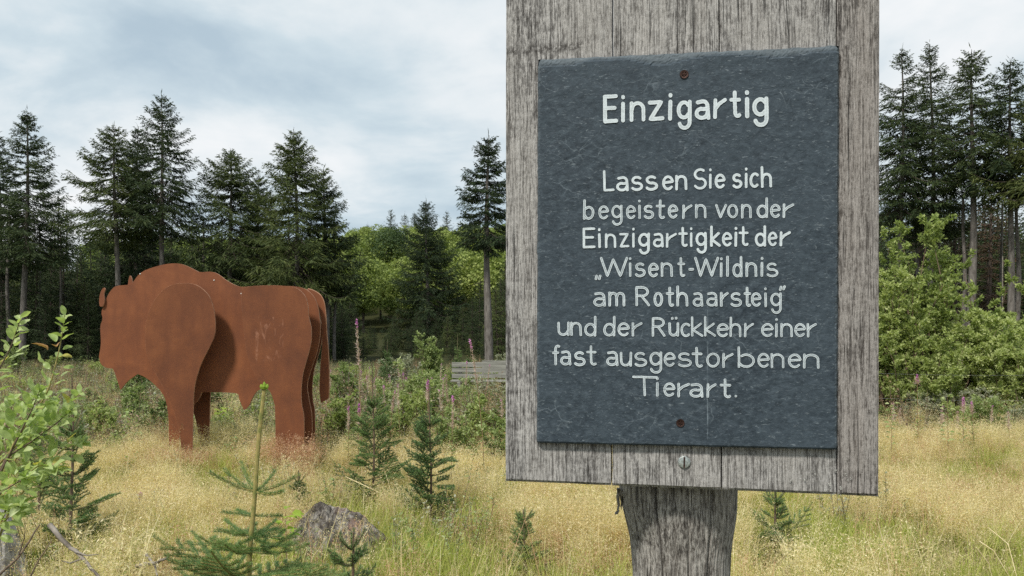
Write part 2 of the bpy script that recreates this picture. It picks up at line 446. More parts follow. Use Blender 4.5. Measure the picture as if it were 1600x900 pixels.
M['magenta'] = leaf_mat('magenta_petals', [(.42, .12, .42), (.58, .22, .56), (.70, .38, .66)], .35, .6, 8, tcol=1.0)
M['silk'] = leaf_mat('pinkish_seed_silk', [(.40, .25, .23), (.58, .44, .40), (.74, .66, .60)], .35, .7, 8, tcol=1.0)

def bark(name, a, b):
    t = NT(name); tc = t.n('ShaderNodeTexCoord'); v = tc.outputs['Object']
    n = t.noise(t.map(v, (9, 9, 2.2)), 1, 6, .65); t.pbr(t.ramp(n, [(.35, a), (.65, b)]), .9, t.bump(n, .8, .05), .15)
    return t.m
M['bark'] = bark('spruce_bark', (.075, .066, .058), (.20, .185, .17))
M['bark_dark'] = bark('dark_bark', (.04, .032, .026), (.11, .09, .075))

# ---------------------------------------------------------------- the ground
def ground_z(x, y):
    x = np.asarray(x, float); y = np.asarray(y, float)
    t = np.clip((y - 9.5) / 22.0, 0, 1)
    n_ = np.clip((y - 1.5) / 7.5, 0, 1)
    z = -0.34 * (n_ * n_ * (3 - 2 * n_)) - 0.56 * (t * t * (3 - 2 * t))
    h = np.clip((y - 75) / 130.0, 0, 1)
    z = z + 15.5 * (h * h * (3 - 2 * h))
    near = np.exp(-((y - 12) / 40.0) ** 2)
    z = z + near * (.05 * np.sin(x * 1.3 + y * .7) + .04 * np.sin(x * .6 - y * 1.1 + 2))
    return z
def gz(x, y): return float(ground_z(x, y))

def make_ground():
    n = 190
    s = np.linspace(-1, 1, n)
    xs = np.sinh(s * 6.3) / np.sinh(6.3) * 2500
    ys = np.sinh(s * 6.3) / np.sinh(6.3) * 2500 + 6
    X, Y = np.meshgrid(xs, ys)
    Z = ground_z(X, Y)
    g = Geo()
    i = np.arange(n - 1)[:, None] * n + np.arange(n - 1)[None]
    g.add(np.stack([X, Y, Z], -1).reshape(-1, 3), np.stack([i, i + 1, i + n + 1, i + n], -1).reshape(-1, 4))
    t = NT('meadow_soil'); tc = t.n('ShaderNodeTexCoord'); v = tc.outputs['Object']
    a = t.noise(v, .5, 5, .6); b = t.noise(v, 18, 6, .7); c = t.noise(v, .03, 4)
    col = t.ramp(b, [(.3, (.045, .038, .022)), (.5, (.13, .11, .05)), (.7, (.26, .21, .10))])
    col = t.mix(t.ramp(a, [(.42, 0.0), (.6, .7)]), col, (.10, .12, .03))
    sp = t.n('ShaderNodeSeparateXYZ'); t.l(v, sp.inputs[0])
    far = t.n('ShaderNodeMapRange'); t.l(sp.outputs[1], far.inputs[0]); far.inputs[1].default_value = 24; far.inputs[2].default_value = 34
    col = t.mix(far.outputs[0], col, t.mix(b, (.025, .022, .012), (.05, .06, .02)))
    t.pbr(col, .95, t.bump(b, .7, .08), .1)
    o = g.obj('ground', t.m, smooth=True); o['kind'] = 'structure'
make_ground()

# ---------------------------------------------------------------- the sign: board, slate, writing, post
TH = R(10.2)
SD = 1.2
sign_o = Vector(((1081 - 800) / F * SD, SD, 0))
AX = Vector((math.cos(TH), -math.sin(TH), 0)); NY = Vector((math.sin(TH), math.cos(TH), 0))
def S(px, py, off=0.0):
    """photo pixel -> (u, w) on the plane lying `off` metres behind the board's face (world metres, w = height)"""
    r = Vector(((px - 800) / F, 1, -(py - HY) / F))
    p0 = sign_o + NY * off
    t = p0.dot(NY) / r.dot(NY)
    q = r * t
    return ((q - p0).dot(AX), EYE + q.z)
sign = empty('information_sign', sign_o, 'weathered wooden sign on a round post carrying a dark slate with white German handwriting', 'sign', rz=-TH)

def plank(u00, u01, u10, u11, wt, wb0, wb1, mat, thick=.042, gap=.0011, seed=0):
    """board plank; bottom left / right u, top left / right u; heights; chamfered lower edge, slightly proud or sunk"""
    r = random.Random(seed)
    g = Geo(); c = .0045; y0 = r.uniform(-.0008, .0006)
    nz = 60; nx = 8
    rows = []
    for k in range(nz + 1):
        t = k / nz
        row = []
        for j in range(nx + 1):
            s = j / nx
            u = (u00 + gap) * (1 - s) + (u01 - gap) * s
            u2 = (u10 + gap) * (1 - s) + (u11 - gap) * s
            wb = wb0 * (1 - s) + wb1 * s
            w = (wb + c) * (1 - t) + wt * t; uu = u * (1 - t) + u2 * t
            e = min(s, 1 - s) * abs(u01 - u00)
            y = y0 + .0016 * max(0, 1 - e / .004) + .0005 * noise.noise(Vector((uu * 90, seed, w * 7)))
            if j in (0, nx): uu += .0006 * noise.noise(Vector((seed * 3 + j, w * 60, 0)))
            row.append((uu, y, w))
        rows.append(row)
    # chamfer row and back
    bot = [(p[0], c * .8, p[2] - c + .0008 * noise.noise(Vector((p[0] * 80, seed, 5)))) for p in rows[0]]
    back_b = [(p[0], thick, p[2]) for p in bot]; back_t = [(p[0], thick, p[2]) for p in rows[-1]]
    allr = [back_b, bot] + rows + [back_t]
    v = np.array(allr).reshape(-1, 3); n = nx + 1
    i = np.arange(len(allr) - 1)[:, None] * n + np.arange(nx)[None]
    g.add(v, np.stack([i, i + 1, i + n + 1, i + n], -1).reshape(-1, 4))
    L = [k * n for k in range(len(allr))]; Rr = [k * n + nx for k in range(len(allr))]
    m = len(allr)
    g.f.append((np.array([L[::-1] ]), 0)); g.f.append((np.array([Rr]), 0))
    g.f.append((np.array([[0, L[-1], Rr[-1], Rr[0]]]), 0))
    return g.obj('plank', mat, sign)
def ul(px, py): return S(px, py)[0]
cuts_b = [789, 955.5, 1128, 1308, 1374]; ybot = [752, 759, 766, 773.5, 776.5]
cuts_t = [790, 957.5, 1122.5, 1307, 1376]
wt_ = S(1080, -150)[1]
for k in range(4):
    ub0 = ul(cuts_b[k], ybot[k]); ub1 = ul(cuts_b[k + 1], ybot[k + 1])
    ut0 = ul(cuts_t[k], 20); ut1 = ul(cuts_t[k + 1], 20)
    if k == 3: ub0 += 0
    plank(ub0, ub1, ut0, ut1, wt_, S(cuts_b[k], ybot[k])[1], S(cuts_b[k + 1], ybot[k + 1])[1], M['plank_dark'] if k == 3 else M['plank'], seed=k + 3)

# slate
SOFF = -.013
def slate_h(u, w):
    p = Vector((u, 0, w))
    a = noise.noise(Vector((u * 14 + w * 9, 3.1, w * 26))) + .5 * noise.noise(Vector((u * 40, 7.7, w * 70)))
    st = math.floor(a * 5) / 5
    return -.0007 * (.5 * a + .5 * st)
cTL, cTR, cBR, cBL = S(840, 92, SOFF), S(1312, 70, SOFF), S(1309, 703, SOFF), S(838, 692, SOFF)
def make_slate():
    nx, nz = 170, 220
    v = np.zeros((nz + 1, nx + 1, 3)); chip = np.zeros((nz + 1, nx + 1))
    for k in range(nz + 1):
        t = k / nz; t2 = t
        for j in range(nx + 1):
            s = j / nx
            u = (cBL[0] * (1 - s) + cBR[0] * s) * (1 - t) + (cTL[0] * (1 - s) + cTR[0] * s) * t
            w = (cBL[1] * (1 - s) + cBR[1] * s) * (1 - t) + (cTL[1] * (1 - s) + cTR[1] * s) * t
            ds, dt_, db = min(s, 1 - s) * .48, (1 - t) * .65, t * .65
            e = min(ds, dt_, db)
            wob = noise.noise(Vector((u * 55, w * 55, 1))) + .5 * noise.noise(Vector((u * 170, w * 170, 2)))
            if ds < .012: u += .0012 * wob * (1 - ds / .012)
            if dt_ < .012: w += .0016 * wob * (1 - dt_ / .012)
            if db < .012: w += .0004 * wob * (1 - db / .012)
            y = slate_h(u, w)
            # chipped rim: wide flakes lost along the top, narrow ones on the sides
            top_w = .006 + .020 * max(0, noise.noise(Vector((u * 11, 5, 9))) + .25)
            side_w = .0035 + .005 * max(0, noise.noise(Vector((w * 17, 2, 4))))
            c = 0
            if dt_ < top_w: c = max(c, 1 - dt_ / top_w); y += .0022 + .003 * (1 - dt_ / top_w) ** 2
            if ds < side_w: c = max(c, 1 - ds / side_w); y += .006 * (1 - ds / side_w) ** 1.5
            if db < .0015: y += .002
            if c > 0: y += .0012 * noise.noise(Vector((u * 260, w * 260, 3)))
            chip[k, j] = min(1, c * 1.6)
            v[k, j] = (u, SOFF + y, w)
    n = nx + 1
    g = Geo(); i = np.arange(nz)[:, None] * n + np.arange(nx)[None]
    g.add(v.reshape(-1, 3), np.stack([i, i + 1, i + n + 1, i + n], -1).reshape(-1, 4))
    rim = [j for j in range(n)] + [k * n + nx for k in range(1, nz + 1)] + [nz * n + j for j in range(nx - 1, -1, -1)] + [k * n for k in range(nz - 1, 0, -1)]
    vv = v.reshape(-1, 3)
    mid = vv[rim].copy(); mid[:, 1] = SOFF + .006; c = vv.mean(0); mid += (mid - c) * np.array([.0012, 0, .0008])
    back = mid.copy(); back[:, 1] = -.0018
    m = len(rim); r = np.arange(m); r2 = (r + 1) % m
    g.add(np.concatenate([vv[rim], mid, back]), np.concatenate([np.stack([r2, r, r + m, r2 + m], -1), np.stack([r2 + m, r + m, r + 2 * m, r2 + 2 * m], -1)]))
    o = g.obj('slate_plaque', M['slate'], sign, smooth=False)
    at = o.data.attributes.new('chip', 'FLOAT', 'POINT')
    ch = np.concatenate([chip.ravel(), np.full(3 * m, .3)]).astype(np.float32)
    at.data.foreach_set('value', ch)
    o['label'] = 'dark blue grey slate plaque written on in white'
    return o
slate = make_slate()

# --- stroke lettering (x-height 1, ascender 1.5, round hand)
def arc(cx, cy, rx, ry, a0, a1, n=14):
    return [(cx + rx * math.cos(R(a0 + (a1 - a0) * i / n)), cy + ry * math.sin(R(a0 + (a1 - a0) * i / n))) for i in range(n + 1)]
G = {
 'E': [[(0, 0), (0, 1.45)], [(0, 1.45), (.8, 1.47)], [(0, .78), (.7, .78)], [(0, 0), (.8, .02)]],
 'L': [[(0, 1.5), (.02, .02), (.85, .05)]],
 'S': [arc(.5, 1.1, .42, .37, 50, 270) + arc(.48, .38, .46, .38, 80, -150)],
 'W': [[(0, 1.42), (.42, 0), (.82, 1.3), (1.3, 0), (1.75, 1.42)]],
 'R': [[(0, 0), (0, 1.42)], [(0, 1.42), (.35, 1.42)] + arc(.38, 1.08, .4, .34, 90, -90) + [(.3, .74), (0, .74)], [(.36, .74), (.85, 0)]],
 'T': [[(0, 1.5), (1.3, 1.47)], [(.6, 1.45), (.62, 0)]],
 'a': [[(.08, .93)] + arc(.38, .7, .30, .28, 110, 0) + [(.70, .35), (.72, 0)], [(.7, .55), (.45, .52)] + arc(.34, .28, .33, .27, 100, 330) + [(.70, .34)]],
 'b': [[(0, 1.5), (0, 0)], arc(.4, .48, .40, .47, 130, -150)],
 'c': [arc(.45, .5, .44, .49, 50, 310)],
 'd': [[(.78, 1.5), (.78, 0)], arc(.40, .46, .38, .46, 25, 335)],
 'e': [[(.03, .52), (.76, .58)] + arc(.40, .5, .39, .48, 12, 318)],
 'f': [arc(.55, 1.15, .28, .28, 60, 180) + [(.27, 0)], [(0, .9), (.55, .92)]],
 'g': [arc(.40, .52, .38, .45, 35, 325), [(.80, 1.0), (.80, -.15)] + arc(.44, -.2, .36, .34, 0, -165)],
 'h': [[(0, 1.5), (0, 0)], [(0, .55)] + arc(.36, .60, .34, .36, 150, 0) + [(.72, 0)]],
 'i': [[(0, 1), (0, 0)], [(0, 1.36), (0, 1.40)]],
 'k': [[(0, 1.5), (0, 0)], [(.62, .98), (.04, .48), (.70, 0)]],
 'l': [[(0, 1.5), (0, 0)]],
 'm': [[(0, 1), (0, 0)], [(0, .6)] + arc(.28, .66, .26, .30, 150, 0) + [(.55, 0)], [(.55, .6)] + arc(.84, .66, .27, .30, 150, 0) + [(1.12, 0)]],
 'n': [[(0, 1), (0, 0)], [(0, .55)] + arc(.37, .62, .35, .36, 150, 0) + [(.73, 0)]],
 'o': [arc(.42, .49, .40, .49, 90, 450, 22)],
 'r': [[(0, 1), (0, 0)], [(0, .48), (.25, .78), (.62, 1.0)]],
 's': [arc(.40, .74, .32, .24, 40, 265) + arc(.40, .26, .38, .26, 85, -150)],
 't': [[(.3, 1.42), (.3, .3)] + arc(.52, .28, .22, .26, 180, 310), [(0, .98), (.66, .98)]],
 'u': [[(0, .98), (.02, .4)] + arc(.34, .34, .32, .32, 180, 350), [(.72, 1.0), (.72, 0)]],
 'ü': [[(0, .98), (.02, .4)] + arc(.34, .34, .32, .32, 180, 350), [(.72, 1.0), (.72, 0)], [(.22, 1.38), (.22, 1.42)], [(.54, 1.40), (.54, 1.44)]],
 'v': [[(0, 1), (.36, 0), (.80, 1)]],
 'z': [[(0, 1), (.75, 1), (.02, .02), (.82, .05)]],
 '-': [[(0, .52), (.5, .54)]],
 '.': [[(.0, .06), (.02, .06)]],
 '„': [[(.06, .0), (.0, -.24)], [(.36, .0), (.28, -.24)]],
 '“': [[(.1, 1.52), (.0, 1.28)], [(.45, 1.56), (.34, 1.34)]],
}
def X(sc_, off, s, pairs):
    """letters with left/right edges measured in an enlarged crop of the photograph"""
    return [(c, a / sc_ + off, b / sc_ + off) for c, (a, b) in zip(s, pairs)]
q = 2.58
LINES = [
 # letters, baseline left, baseline right, x-height px, stroke px, solid
 (X(4.2875, 840, 'Einzi', [(440, 540), (555, 590), (617, 722), (740, 850), (870, 905)]) + X(4.2875, 1070, 'gartig', [(-55, 45), (65, 170), (190, 280), (300, 378), (402, 433), (452, 560)]), 192, 182.5, 27.5, 8.2, True),
 (X(q, 780, 'LassenSiesich', [(420, 465), (472, 522), (533, 580), (590, 640), (657, 704), (710, 758), (785, 837), (845, 857), (868, 912), (940, 980), (988, 1002), (1008, 1045), (1055, 1100)]), 300.3, 293.0, 21, 5.6, True),
 (X(q, 780, 'begeisternvonder', [(338, 383), (400, 443), (452, 497), (512, 552), (560, 572), (583, 625), (630, 668), (680, 722), (738, 778), (790, 835), (870, 918), (920, 963), (975, 1017), (1037, 1083), (1092, 1135), (1142, 1188)]), 343.5, 340.5, 20, 5.2, False),
 (X(q, 780, 'Einzigartigkeitder', [(337, 388), (398, 412), (427, 472), (485, 525), (535, 548), (560, 607), (620, 663), (672, 715), (722, 760), (768, 780), (792, 837), (850, 893), (898, 940), (948, 958), (965, 1005), (1030, 1075), (1083, 1122), (1130, 1175)]), 388.7, 384.5, 20.5, 5.4, True),
 (X(q, 780, '„Wisent-Wildnis', [(385, 412), (407, 520), (522, 535), (547, 590), (600, 643), (652, 700), (718, 750), (762, 785), (785, 885), (888, 900), (915, 925), (940, 980), (993, 1040), (1052, 1065), (1078, 1125)]), 433.5, 433.0, 20.5, 5.2, False),
 (X(q, 780, 'amRothaarsteig“', [(380, 430), (440, 508), (550, 608), (622, 660), (672, 705), (715, 762), (780, 822), (835, 880), (890, 925), (932, 978), (985, 1015), (1015, 1058), (1068, 1080), (1093, 1138), (1128, 1155)]), 479, 480, 20.5, 5.2, False),
 (X(3.4625, 850, 'undderRüc', [(72, 138), (143, 205), (218, 283), (320, 385), (398, 465), (475, 533), (583, 657), (672, 730), (738, 790)]) + X(3.4625, 1070, 'kkehreiner', [(35, 100), (105, 168), (172, 238), (242, 305), (320, 373), (412, 480), (487, 501), (517, 583), (592, 655), (660, 715)]), 525.5, 527.5, 20, 5.0, False),
 (X(3.4625, 850, 'fastausges', [(46, 90), (88, 148), (163, 225), (230, 285), (337, 403), (410, 475), (490, 558), (570, 638), (648, 712), (725, 798)]) + X(3.4625, 1070, 'torbenen', [(38, 97), (115, 188), (203, 263), (287, 378), (393, 460), (465, 538), (557, 630), (640, 728)]), 571.3, 576.5, 21, 5.2, False),
 (X(3.4625, 850, 'Tier', [(478, 618), (606, 620), (645, 710), (722, 790)]) + X(3.4625, 1070, 'art.', [(25, 100), (117, 170), (188, 250), (270, 282)]), 619.5, 622.5, 20, 5.2, False),
]
def smooth_line(pts, step=.05):
    out = []
    for a, b in zip(pts[:-1], pts[1:]):
        L = math.dist(a, b); n = max(1, int(L / step))
        for i in range(n): out.append((a[0] + (b[0] - a[0]) * i / n, a[1] + (b[1] - a[1]) * i / n))
    out.append(pts[-1]); return out
lift_n = 0
for li, (letters, b0, b1, xh, sw, solid) in enumerate(LINES):
    g = Geo(); edge = []
    xl, xr = letters[0][1], letters[-1][2]
    for ch, a, b in letters:
        strokes = G[ch]
        gx0 = min(p[0] for s_ in strokes for p in s_); gx1 = max(p[0] for s_ in strokes for p in s_)
        hw = sw / 2 * random.uniform(.90, 1.05) * (.77 if li == 0 else .72)
        rot = random.uniform(-.02, .02); dyy = random.uniform(-.5, .5)
        for si, st in enumerate(strokes):
            pts = smooth_line(st)
            pp = []
            for (x, y) in pts:
                if gx1 - gx0 > .3: px = a + hw + (x - gx0) / (gx1 - gx0) * max(1, b - a - 2 * hw)
                else: px = (a + b) / 2 + (x - (gx0 + gx1) / 2) * xh
                base = b0 + (b1 - b0) * (px - xl) / (xr - xl)
                yy = y * (xh - 1.0) + 2.0
                jx = .35 * noise.noise(Vector((px * .08, y * 1.5, li * 7 + si))); jy = .35 * noise.noise(Vector((px * .08 + 9, y * 1.5, li * 7)))
                pp.append((px + jx + rot * yy, base - yy + jy + dyy))
            pp = np.array(pp)
            if len(pp) < 2: continue
            tg = np.gradient(pp, axis=0); tg /= np.maximum(np.linalg.norm(tg, axis=1, keepdims=True), 1e-6)
            nn = np.stack([-tg[:, 1], tg[:, 0]], -1)
            cen, hws, tn = [], [], []
            for ang in (88, 60, 30):
                cen.append(pp[0] - tg[0] * hw * math.sin(R(ang))); hws.append(hw * math.cos(R(ang))); tn.append(nn[0])
            for i in range(len(pp)):
                cen.append(pp[i]); hws.append(hw * (1 + .10 * noise.noise(Vector((pp[i][0] * .3, pp[i][1] * .3, 4))))); tn.append(nn[i])
            for ang in (30, 60, 88):
                cen.append(pp[-1] + tg[-1] * hw * math.sin(R(ang))); hws.append(hw * math.cos(R(ang))); tn.append(nn[-1])
            lift_n += 1
            off = SOFF - .0011 - .00009 * si
            rows = []
            for c, h, t_ in zip(cen, hws, tn):
                for kk in (-1, -.55, 0, .55, 1):
                    u, w = S(c[0] + t_[0] * h * kk, c[1] + t_[1] * h * kk, SOFF)
                    rows.append((u, off + slate_h(u, w) * .9, w)); edge.append(abs(kk) if h > hw * .4 else 1)
            m = len(cen); i = np.arange(m - 1)[:, None] * 5 + np.arange(4)[None]
            g.add(rows, np.stack([i, i + 1, i + 6, i + 5], -1).reshape(-1, 4))
    o = g.obj('lettering', M['chalk_solid'] if solid else M['chalk'], slate)
    o.data.attributes.new('edge', 'FLOAT', 'POINT').data.foreach_set('value', np.array(edge, dtype=np.float32))
    if li == 0: o['label'] = 'large heading handwritten in thick white paint'
    elif li == 8: o['label'] = 'last short line of white handwriting'

def screw_head(px, py, parent, mat, r, off, slot=False):
    u, w = S(px, py, off)
    g = Geo(); n = 24
    prof = [(r * 1.0, 0), (r * 1.0, -.0012), (r * .86, -.0026), (r * .45, -.0031)] if slot else [(r, 0), (r * .96, -.0008), (r * .55, -.0002), (r * .42, .0006)]
    rows = [[(u + rr * math.cos(2 * math.pi * i / n), off + yy, w + rr * math.sin(2 * math.pi * i / n)) for i in range(n)] for rr, yy in prof]
    v = np.array(rows).reshape(-1, 3); k = len(prof)
    i = np.arange(k - 1)[:, None] * n + np.arange(n)[None]; j = np.arange(k - 1)[:, None] * n + (np.arange(n)[None] + 1) % n
    g.add(v, np.stack([i, j, j + n, i + n], -1).reshape(-1, 4)); g.f.append((np.array([list(range((k - 1) * n, k * n))]), 0))
    for a in ([.35] if slot else [.3, .3 + math.pi / 2]):
        d = np.array([math.cos(a + 1.2), 0, math.sin(a + 1.2)]); s_ = np.array([-d[2], 0, d[0]]); y = off - (.0033 if slot else .0012)
        L = r * (.85 if slot else .5); W = r * (.13 if slot else .12); c = np.array([u, y, w])
        b = [c + d * L * sx + s_ * W * sz + np.array([0, yy, 0]) for yy in (0, .0008) for sx, sz in ((-1, -1), (1, -1), (1, 1), (-1, 1))]
        g.add(b, [[0, 1, 2, 3], [7, 6, 5, 4], [0, 4, 5, 1], [1, 5, 6, 2], [2, 6, 7, 3], [3, 7, 4, 0]], 1)
    return g.obj('bolt' if slot else 'screw', [mat, M['screw']], parent)
screw_head(1069, 116, slate, M['screw'], .0070, SOFF - .001)
screw_head(1063, 661, slate, M['screw'], .0066, SOFF - .001)
screw_head(1069, 722, sign, M['bolt'], .0100, -.0015, True)

# lichen flecks on the lower right of the board
g = Geo()
for (px, py) in [(1305, 734), (1233, 752), (1269, 738), (1257, 747), (1327, 746), (1313, 762), (1295, 757), (1318, 741), (1290, 765)]:
    u, w = S(px, py)
    for k in range(5):
        a = random.uniform(0, 6.28); r = random.uniform(.0006, .0014); cu, cw = u + random.gauss(0, .0018), w + random.gauss(0, .0018)
        pts = [(cu + r * random.uniform(.5, 1.1) * math.cos(t), -.0022 - .0004 * k, cw + r * random.uniform(.5, 1.1) * math.sin(t)) for t in np.linspace(0, 6.28, 7)[:-1]]
        g.add(pts + [(cu, -.0038, cw)], [[i, (i + 1) % 6, 6] for i in range(6)])
M['lichen'] = simple('pale_lichen', (.30, .31, .29), (.5, .51, .48), 300, .9)
o = g.obj('lichen', M['lichen'], sign); o['kind'] = 'stuff'

# post: a rough round log, wide under the board and carved narrower below
def make_post():
    g = Geo()
    cy = .042 + .105; nA = 420; nz = 150
    zt = S(1060, 720)[1] + .5; zb = -.15
    ul_, wl_ = S(1060, 765, cy)
    prof = [(765, 968, 1152), (790, 972, 1151), (810, 977, 1149), (835, 983, 1144), (860, 986, 1141), (900, 989, 1139), (1000, 990, 1139)]
    ws = [S(1060, p[0], cy)[1] for p in prof]
    lf = [S(p[1], p[0], cy)[0] for p in prof]; rt = [S(p[2], p[0], cy)[0] for p in prof]
    zs = np.linspace(zb, zt, nz)
    cxs = np.interp(-zs, [-w for w in ws], [(a + b) / 2 for a, b in zip(lf, rt)])
    rs = np.interp(-zs, [-w for w in ws], [(b - a) / 2 for a, b in zip(lf, rt)])
    # the log is hewn flat where the board lies on it
    cr = [(-1.98, .014, .026), (-1.45, .018, .008), (-1.05, .013, .030), (-2.5, .012, .010), (-.5, .018, .02), (-1.7, .014, .008)]
    V = []
    for zi, (z, cx, r) in enumerate(zip(zs, cxs, rs)):
        for i in range(nA):
            a = -math.pi + 2 * math.pi * i / nA
            rr = r * (1 + .035 * noise.noise(Vector((math.cos(a) * 1.2, math.sin(a) * 1.2, z * 1.5))))
            rr += .0018 * noise.noise(Vector((a * 22, 1, z * 5))) + .0012 * noise.noise(Vector((a * 60, 3, z * 10)))
            for ca, wd, dp in cr:
                d = a - ca - .03 * noise.noise(Vector((ca * 9, z * 6, 0)))
                if abs(d) < wd * 1.5: rr -= dp * (1 - abs(d) / (wd * 1.5)) * (.6 + .4 * noise.noise(Vector((z * 5, ca, 2))))
            x = cx + rr * math.cos(a); y = cy + rr * math.sin(a)
            if z > wl_ - .002: y = max(y, .0435)
            V.append((x, y, z))
    i = np.arange(nz - 1)[:, None] * nA + np.arange(nA)[None]; j = np.arange(nz - 1)[:, None] * nA + (np.arange(nA)[None] + 1) % nA
    g.add(V, np.stack([i, j, j + nA, i + nA], -1).reshape(-1, 4))
    g.f.append((np.array([list(range((nz - 1) * nA, nz * nA))]), 0))
    o = g.obj('post', M['post'], sign, smooth=True); o['label'] = 'round cracked log post, darker than the board'
    # splintered bark at the upper left
    g = Geo()
    for px, y0, y1, w in ((966, 762, 804, .006), (971, 764, 798, .005), (976, 766, 806, .004)):
        u, wa = S(px, y0, cy - .03); _, wb = S(px, y1, cy - .03)
        pts = [(u + .001 * math.sin(k * 2.1), cy - .035 + .002 * k, wa + (wb - wa) * k / 6) for k in range(7)]
        tube(g, pts, [w * .5, w * .6, w * .55, w * .5, w * .42, w * .3, w * .06], 6)
    u, w = S(962, 802, cy - .03)
    tube(g, [(u + .006, cy - .03, w + .006), (u + .001, cy - .03, w), (u - .001, cy - .032, w - .001)], [.0015, .003, .0008], 6)
    g.obj('splinter', M['post'], sign)
make_post()

# ---------------------------------------------------------------- the steel bison
BD = 9.25
bo = P(335, 500, BD); bo.z = 0
bison = empty('bison_sculpture', bo, 'life-size bison silhouette cut from flat rusted steel plates, standing in the tall grass', 'sculpture')
def catmull(pts, n=5):
    out = []; m = len(pts)
    for i in range(m):
        p0, p1, p2, p3 = [np.array(pts[(i + k) % m][:2], float) for k in (-1, 0, 1, 2)]
        s1 = len(pts[i]) > 2; s2 = len(pts[(i + 1) % m]) > 2     # a third value marks a sharp corner
        m1 = np.zeros(2) if s1 else (p2 - p0) / 2; m2 = np.zeros(2) if s2 else (p3 - p1) / 2
        if s1: m1 = (p2 - p1) * .6
        if s2: m2 = (p2 - p1) * .6
        for k in range(n):
            t = k / n
            out.append((2 * t ** 3 - 3 * t ** 2 + 1) * p1 + (t ** 3 - 2 * t ** 2 + t) * m1 + (-2 * t ** 3 + 3 * t ** 2) * p2 + (t ** 3 - t ** 2) * m2)
    return out
def plate(name, pts, d, th=.022, label=None, dd=0.0, tone=1.0):
    """steel plate; outline in pixels of the enlarged bison crop, laid at depth d, placed dd further back"""
    import bmesh
    bm = bmesh.new(); vs = []
    for x, y in catmull(pts):
        p = P(130 + x / 2.7275, 390 + y / 2.7275, d)
        vs.append(bm.verts.new((p.x - bo.x, d + dd - BD, max(p.z, -.55))))
    f = bm.faces.new(vs)
    bmesh.ops.recalc_face_normals(bm, faces=[f])
    ex = bmesh.ops.extrude_face_region(bm, geom=[f])
    for e_ in ex['geom']:
        if isinstance(e_, bmesh.types.BMVert): e_.co.y += th
    bmesh.ops.triangulate(bm, faces=[x for x in bm.faces if len(x.verts) > 4])
    bmesh.ops.recalc_face_normals(bm, faces=bm.faces)
    bm.normal_update()
    for f_ in bm.faces: f_.material_index = 1 if abs(f_.normal.y) < .5 else 0
    me = bpy.data.meshes.new(name); bm.to_mesh(me); bm.free()
    me.materials.append(M['rust']); me.materials.append(M['rust_edge'])
    o = bpy.data.objects.new(name, me); link(o); o.parent = bison
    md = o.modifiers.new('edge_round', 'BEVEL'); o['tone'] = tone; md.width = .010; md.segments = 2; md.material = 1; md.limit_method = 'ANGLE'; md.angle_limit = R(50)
    if label: o['label'] = label
    return o
body = [(67, 455, 1), (72, 480), (85, 496), (105, 505), (125, 507, 1), (136, 530), (158, 598, 1), (190, 560), (232, 530, 1), (265, 545), (300, 572), (332, 606), (350, 640), (360, 690), (364, 760), (364, 980, 1),
        (414, 980, 1), (410, 800), (440, 700), (490, 640), (505, 608, 1), (570, 608), (640, 611), (660, 618), (668, 645), (685, 683, 1), (704, 668), (725, 625), (752, 596), (800, 600), (830, 700), (880, 960, 1), (972, 960, 1), (975, 730), (962, 640), (955, 575), (975, 500), (998, 430), (1010, 350), (1003, 260), (985, 205), (950, 170), (905, 157),
        (870, 155), (800, 154), (720, 156), (665, 157), (615, 134), (572, 103), (540, 94), (500, 96), (478, 88), (440, 69), (400, 59), (350, 62), (300, 75), (260, 90), (232, 112), (205, 150, 1), (165, 152), (135, 158), (112, 182), (97, 212), (86, 240), (78, 268), (82, 295), (73, 330), (75, 400)]
plate('body_plate', body, BD, .024, 'largest plate: head with beard, hump, back and belly', tone=1.02)
front = [(430, 143), (470, 147), (505, 165), (537, 200), (556, 255), (563, 320), (557, 372), (530, 430), (502, 488), (483, 545), (472, 600), (468, 700), (466, 800), (462, 980, 1), (428, 980, 1), (413, 800), (396, 720), (370, 650), (345, 595), (310, 530), (285, 480), (268, 430), (264, 350), (274, 285), (298, 225), (340, 172), (385, 148)]
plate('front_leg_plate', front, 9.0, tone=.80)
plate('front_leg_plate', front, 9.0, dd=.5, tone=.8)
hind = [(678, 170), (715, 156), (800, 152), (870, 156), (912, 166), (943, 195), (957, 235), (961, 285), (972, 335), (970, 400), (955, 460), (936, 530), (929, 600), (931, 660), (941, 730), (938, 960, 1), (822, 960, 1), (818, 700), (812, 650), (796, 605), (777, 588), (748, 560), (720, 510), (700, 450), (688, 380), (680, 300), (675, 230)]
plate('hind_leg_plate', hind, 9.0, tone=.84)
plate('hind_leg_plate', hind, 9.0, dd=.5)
tail = [(955, 166), (1000, 182), (1024, 212), (1034, 262), (1039, 350), (1047, 450), (1050, 560), (1048, 635, 1), (1012, 655, 1), (1006, 600), (1009, 500), (1016, 420), (1016, 340), (1008, 275), (985, 215)]
plate('tail_plate', tail, 9.38)
plate('horn', [(76, 240), (74, 210), (80, 182), (90, 164), (99, 168), (93, 188), (96, 214), (90, 240)], BD, dd=-.03)
plate('horn', [(186, 160), (188, 128), (193, 111), (199, 116), (204, 136), (207, 160)], BD, dd=.03)
for (x, y) in ((243, 103), (558, 130), (674, 187)):  # pale discs stand in for light showing through the lifting holes
    p = P(130 + x / 2.7275, 390 + y / 2.7275, BD)
    g = Geo(); tube(g, [(p.x - bo.x, -.006, p.z), (p.x - bo.x, .004, p.z)], [.008, .008], 10)
    g.obj('lifting_hole_light', M['pale'], bison)
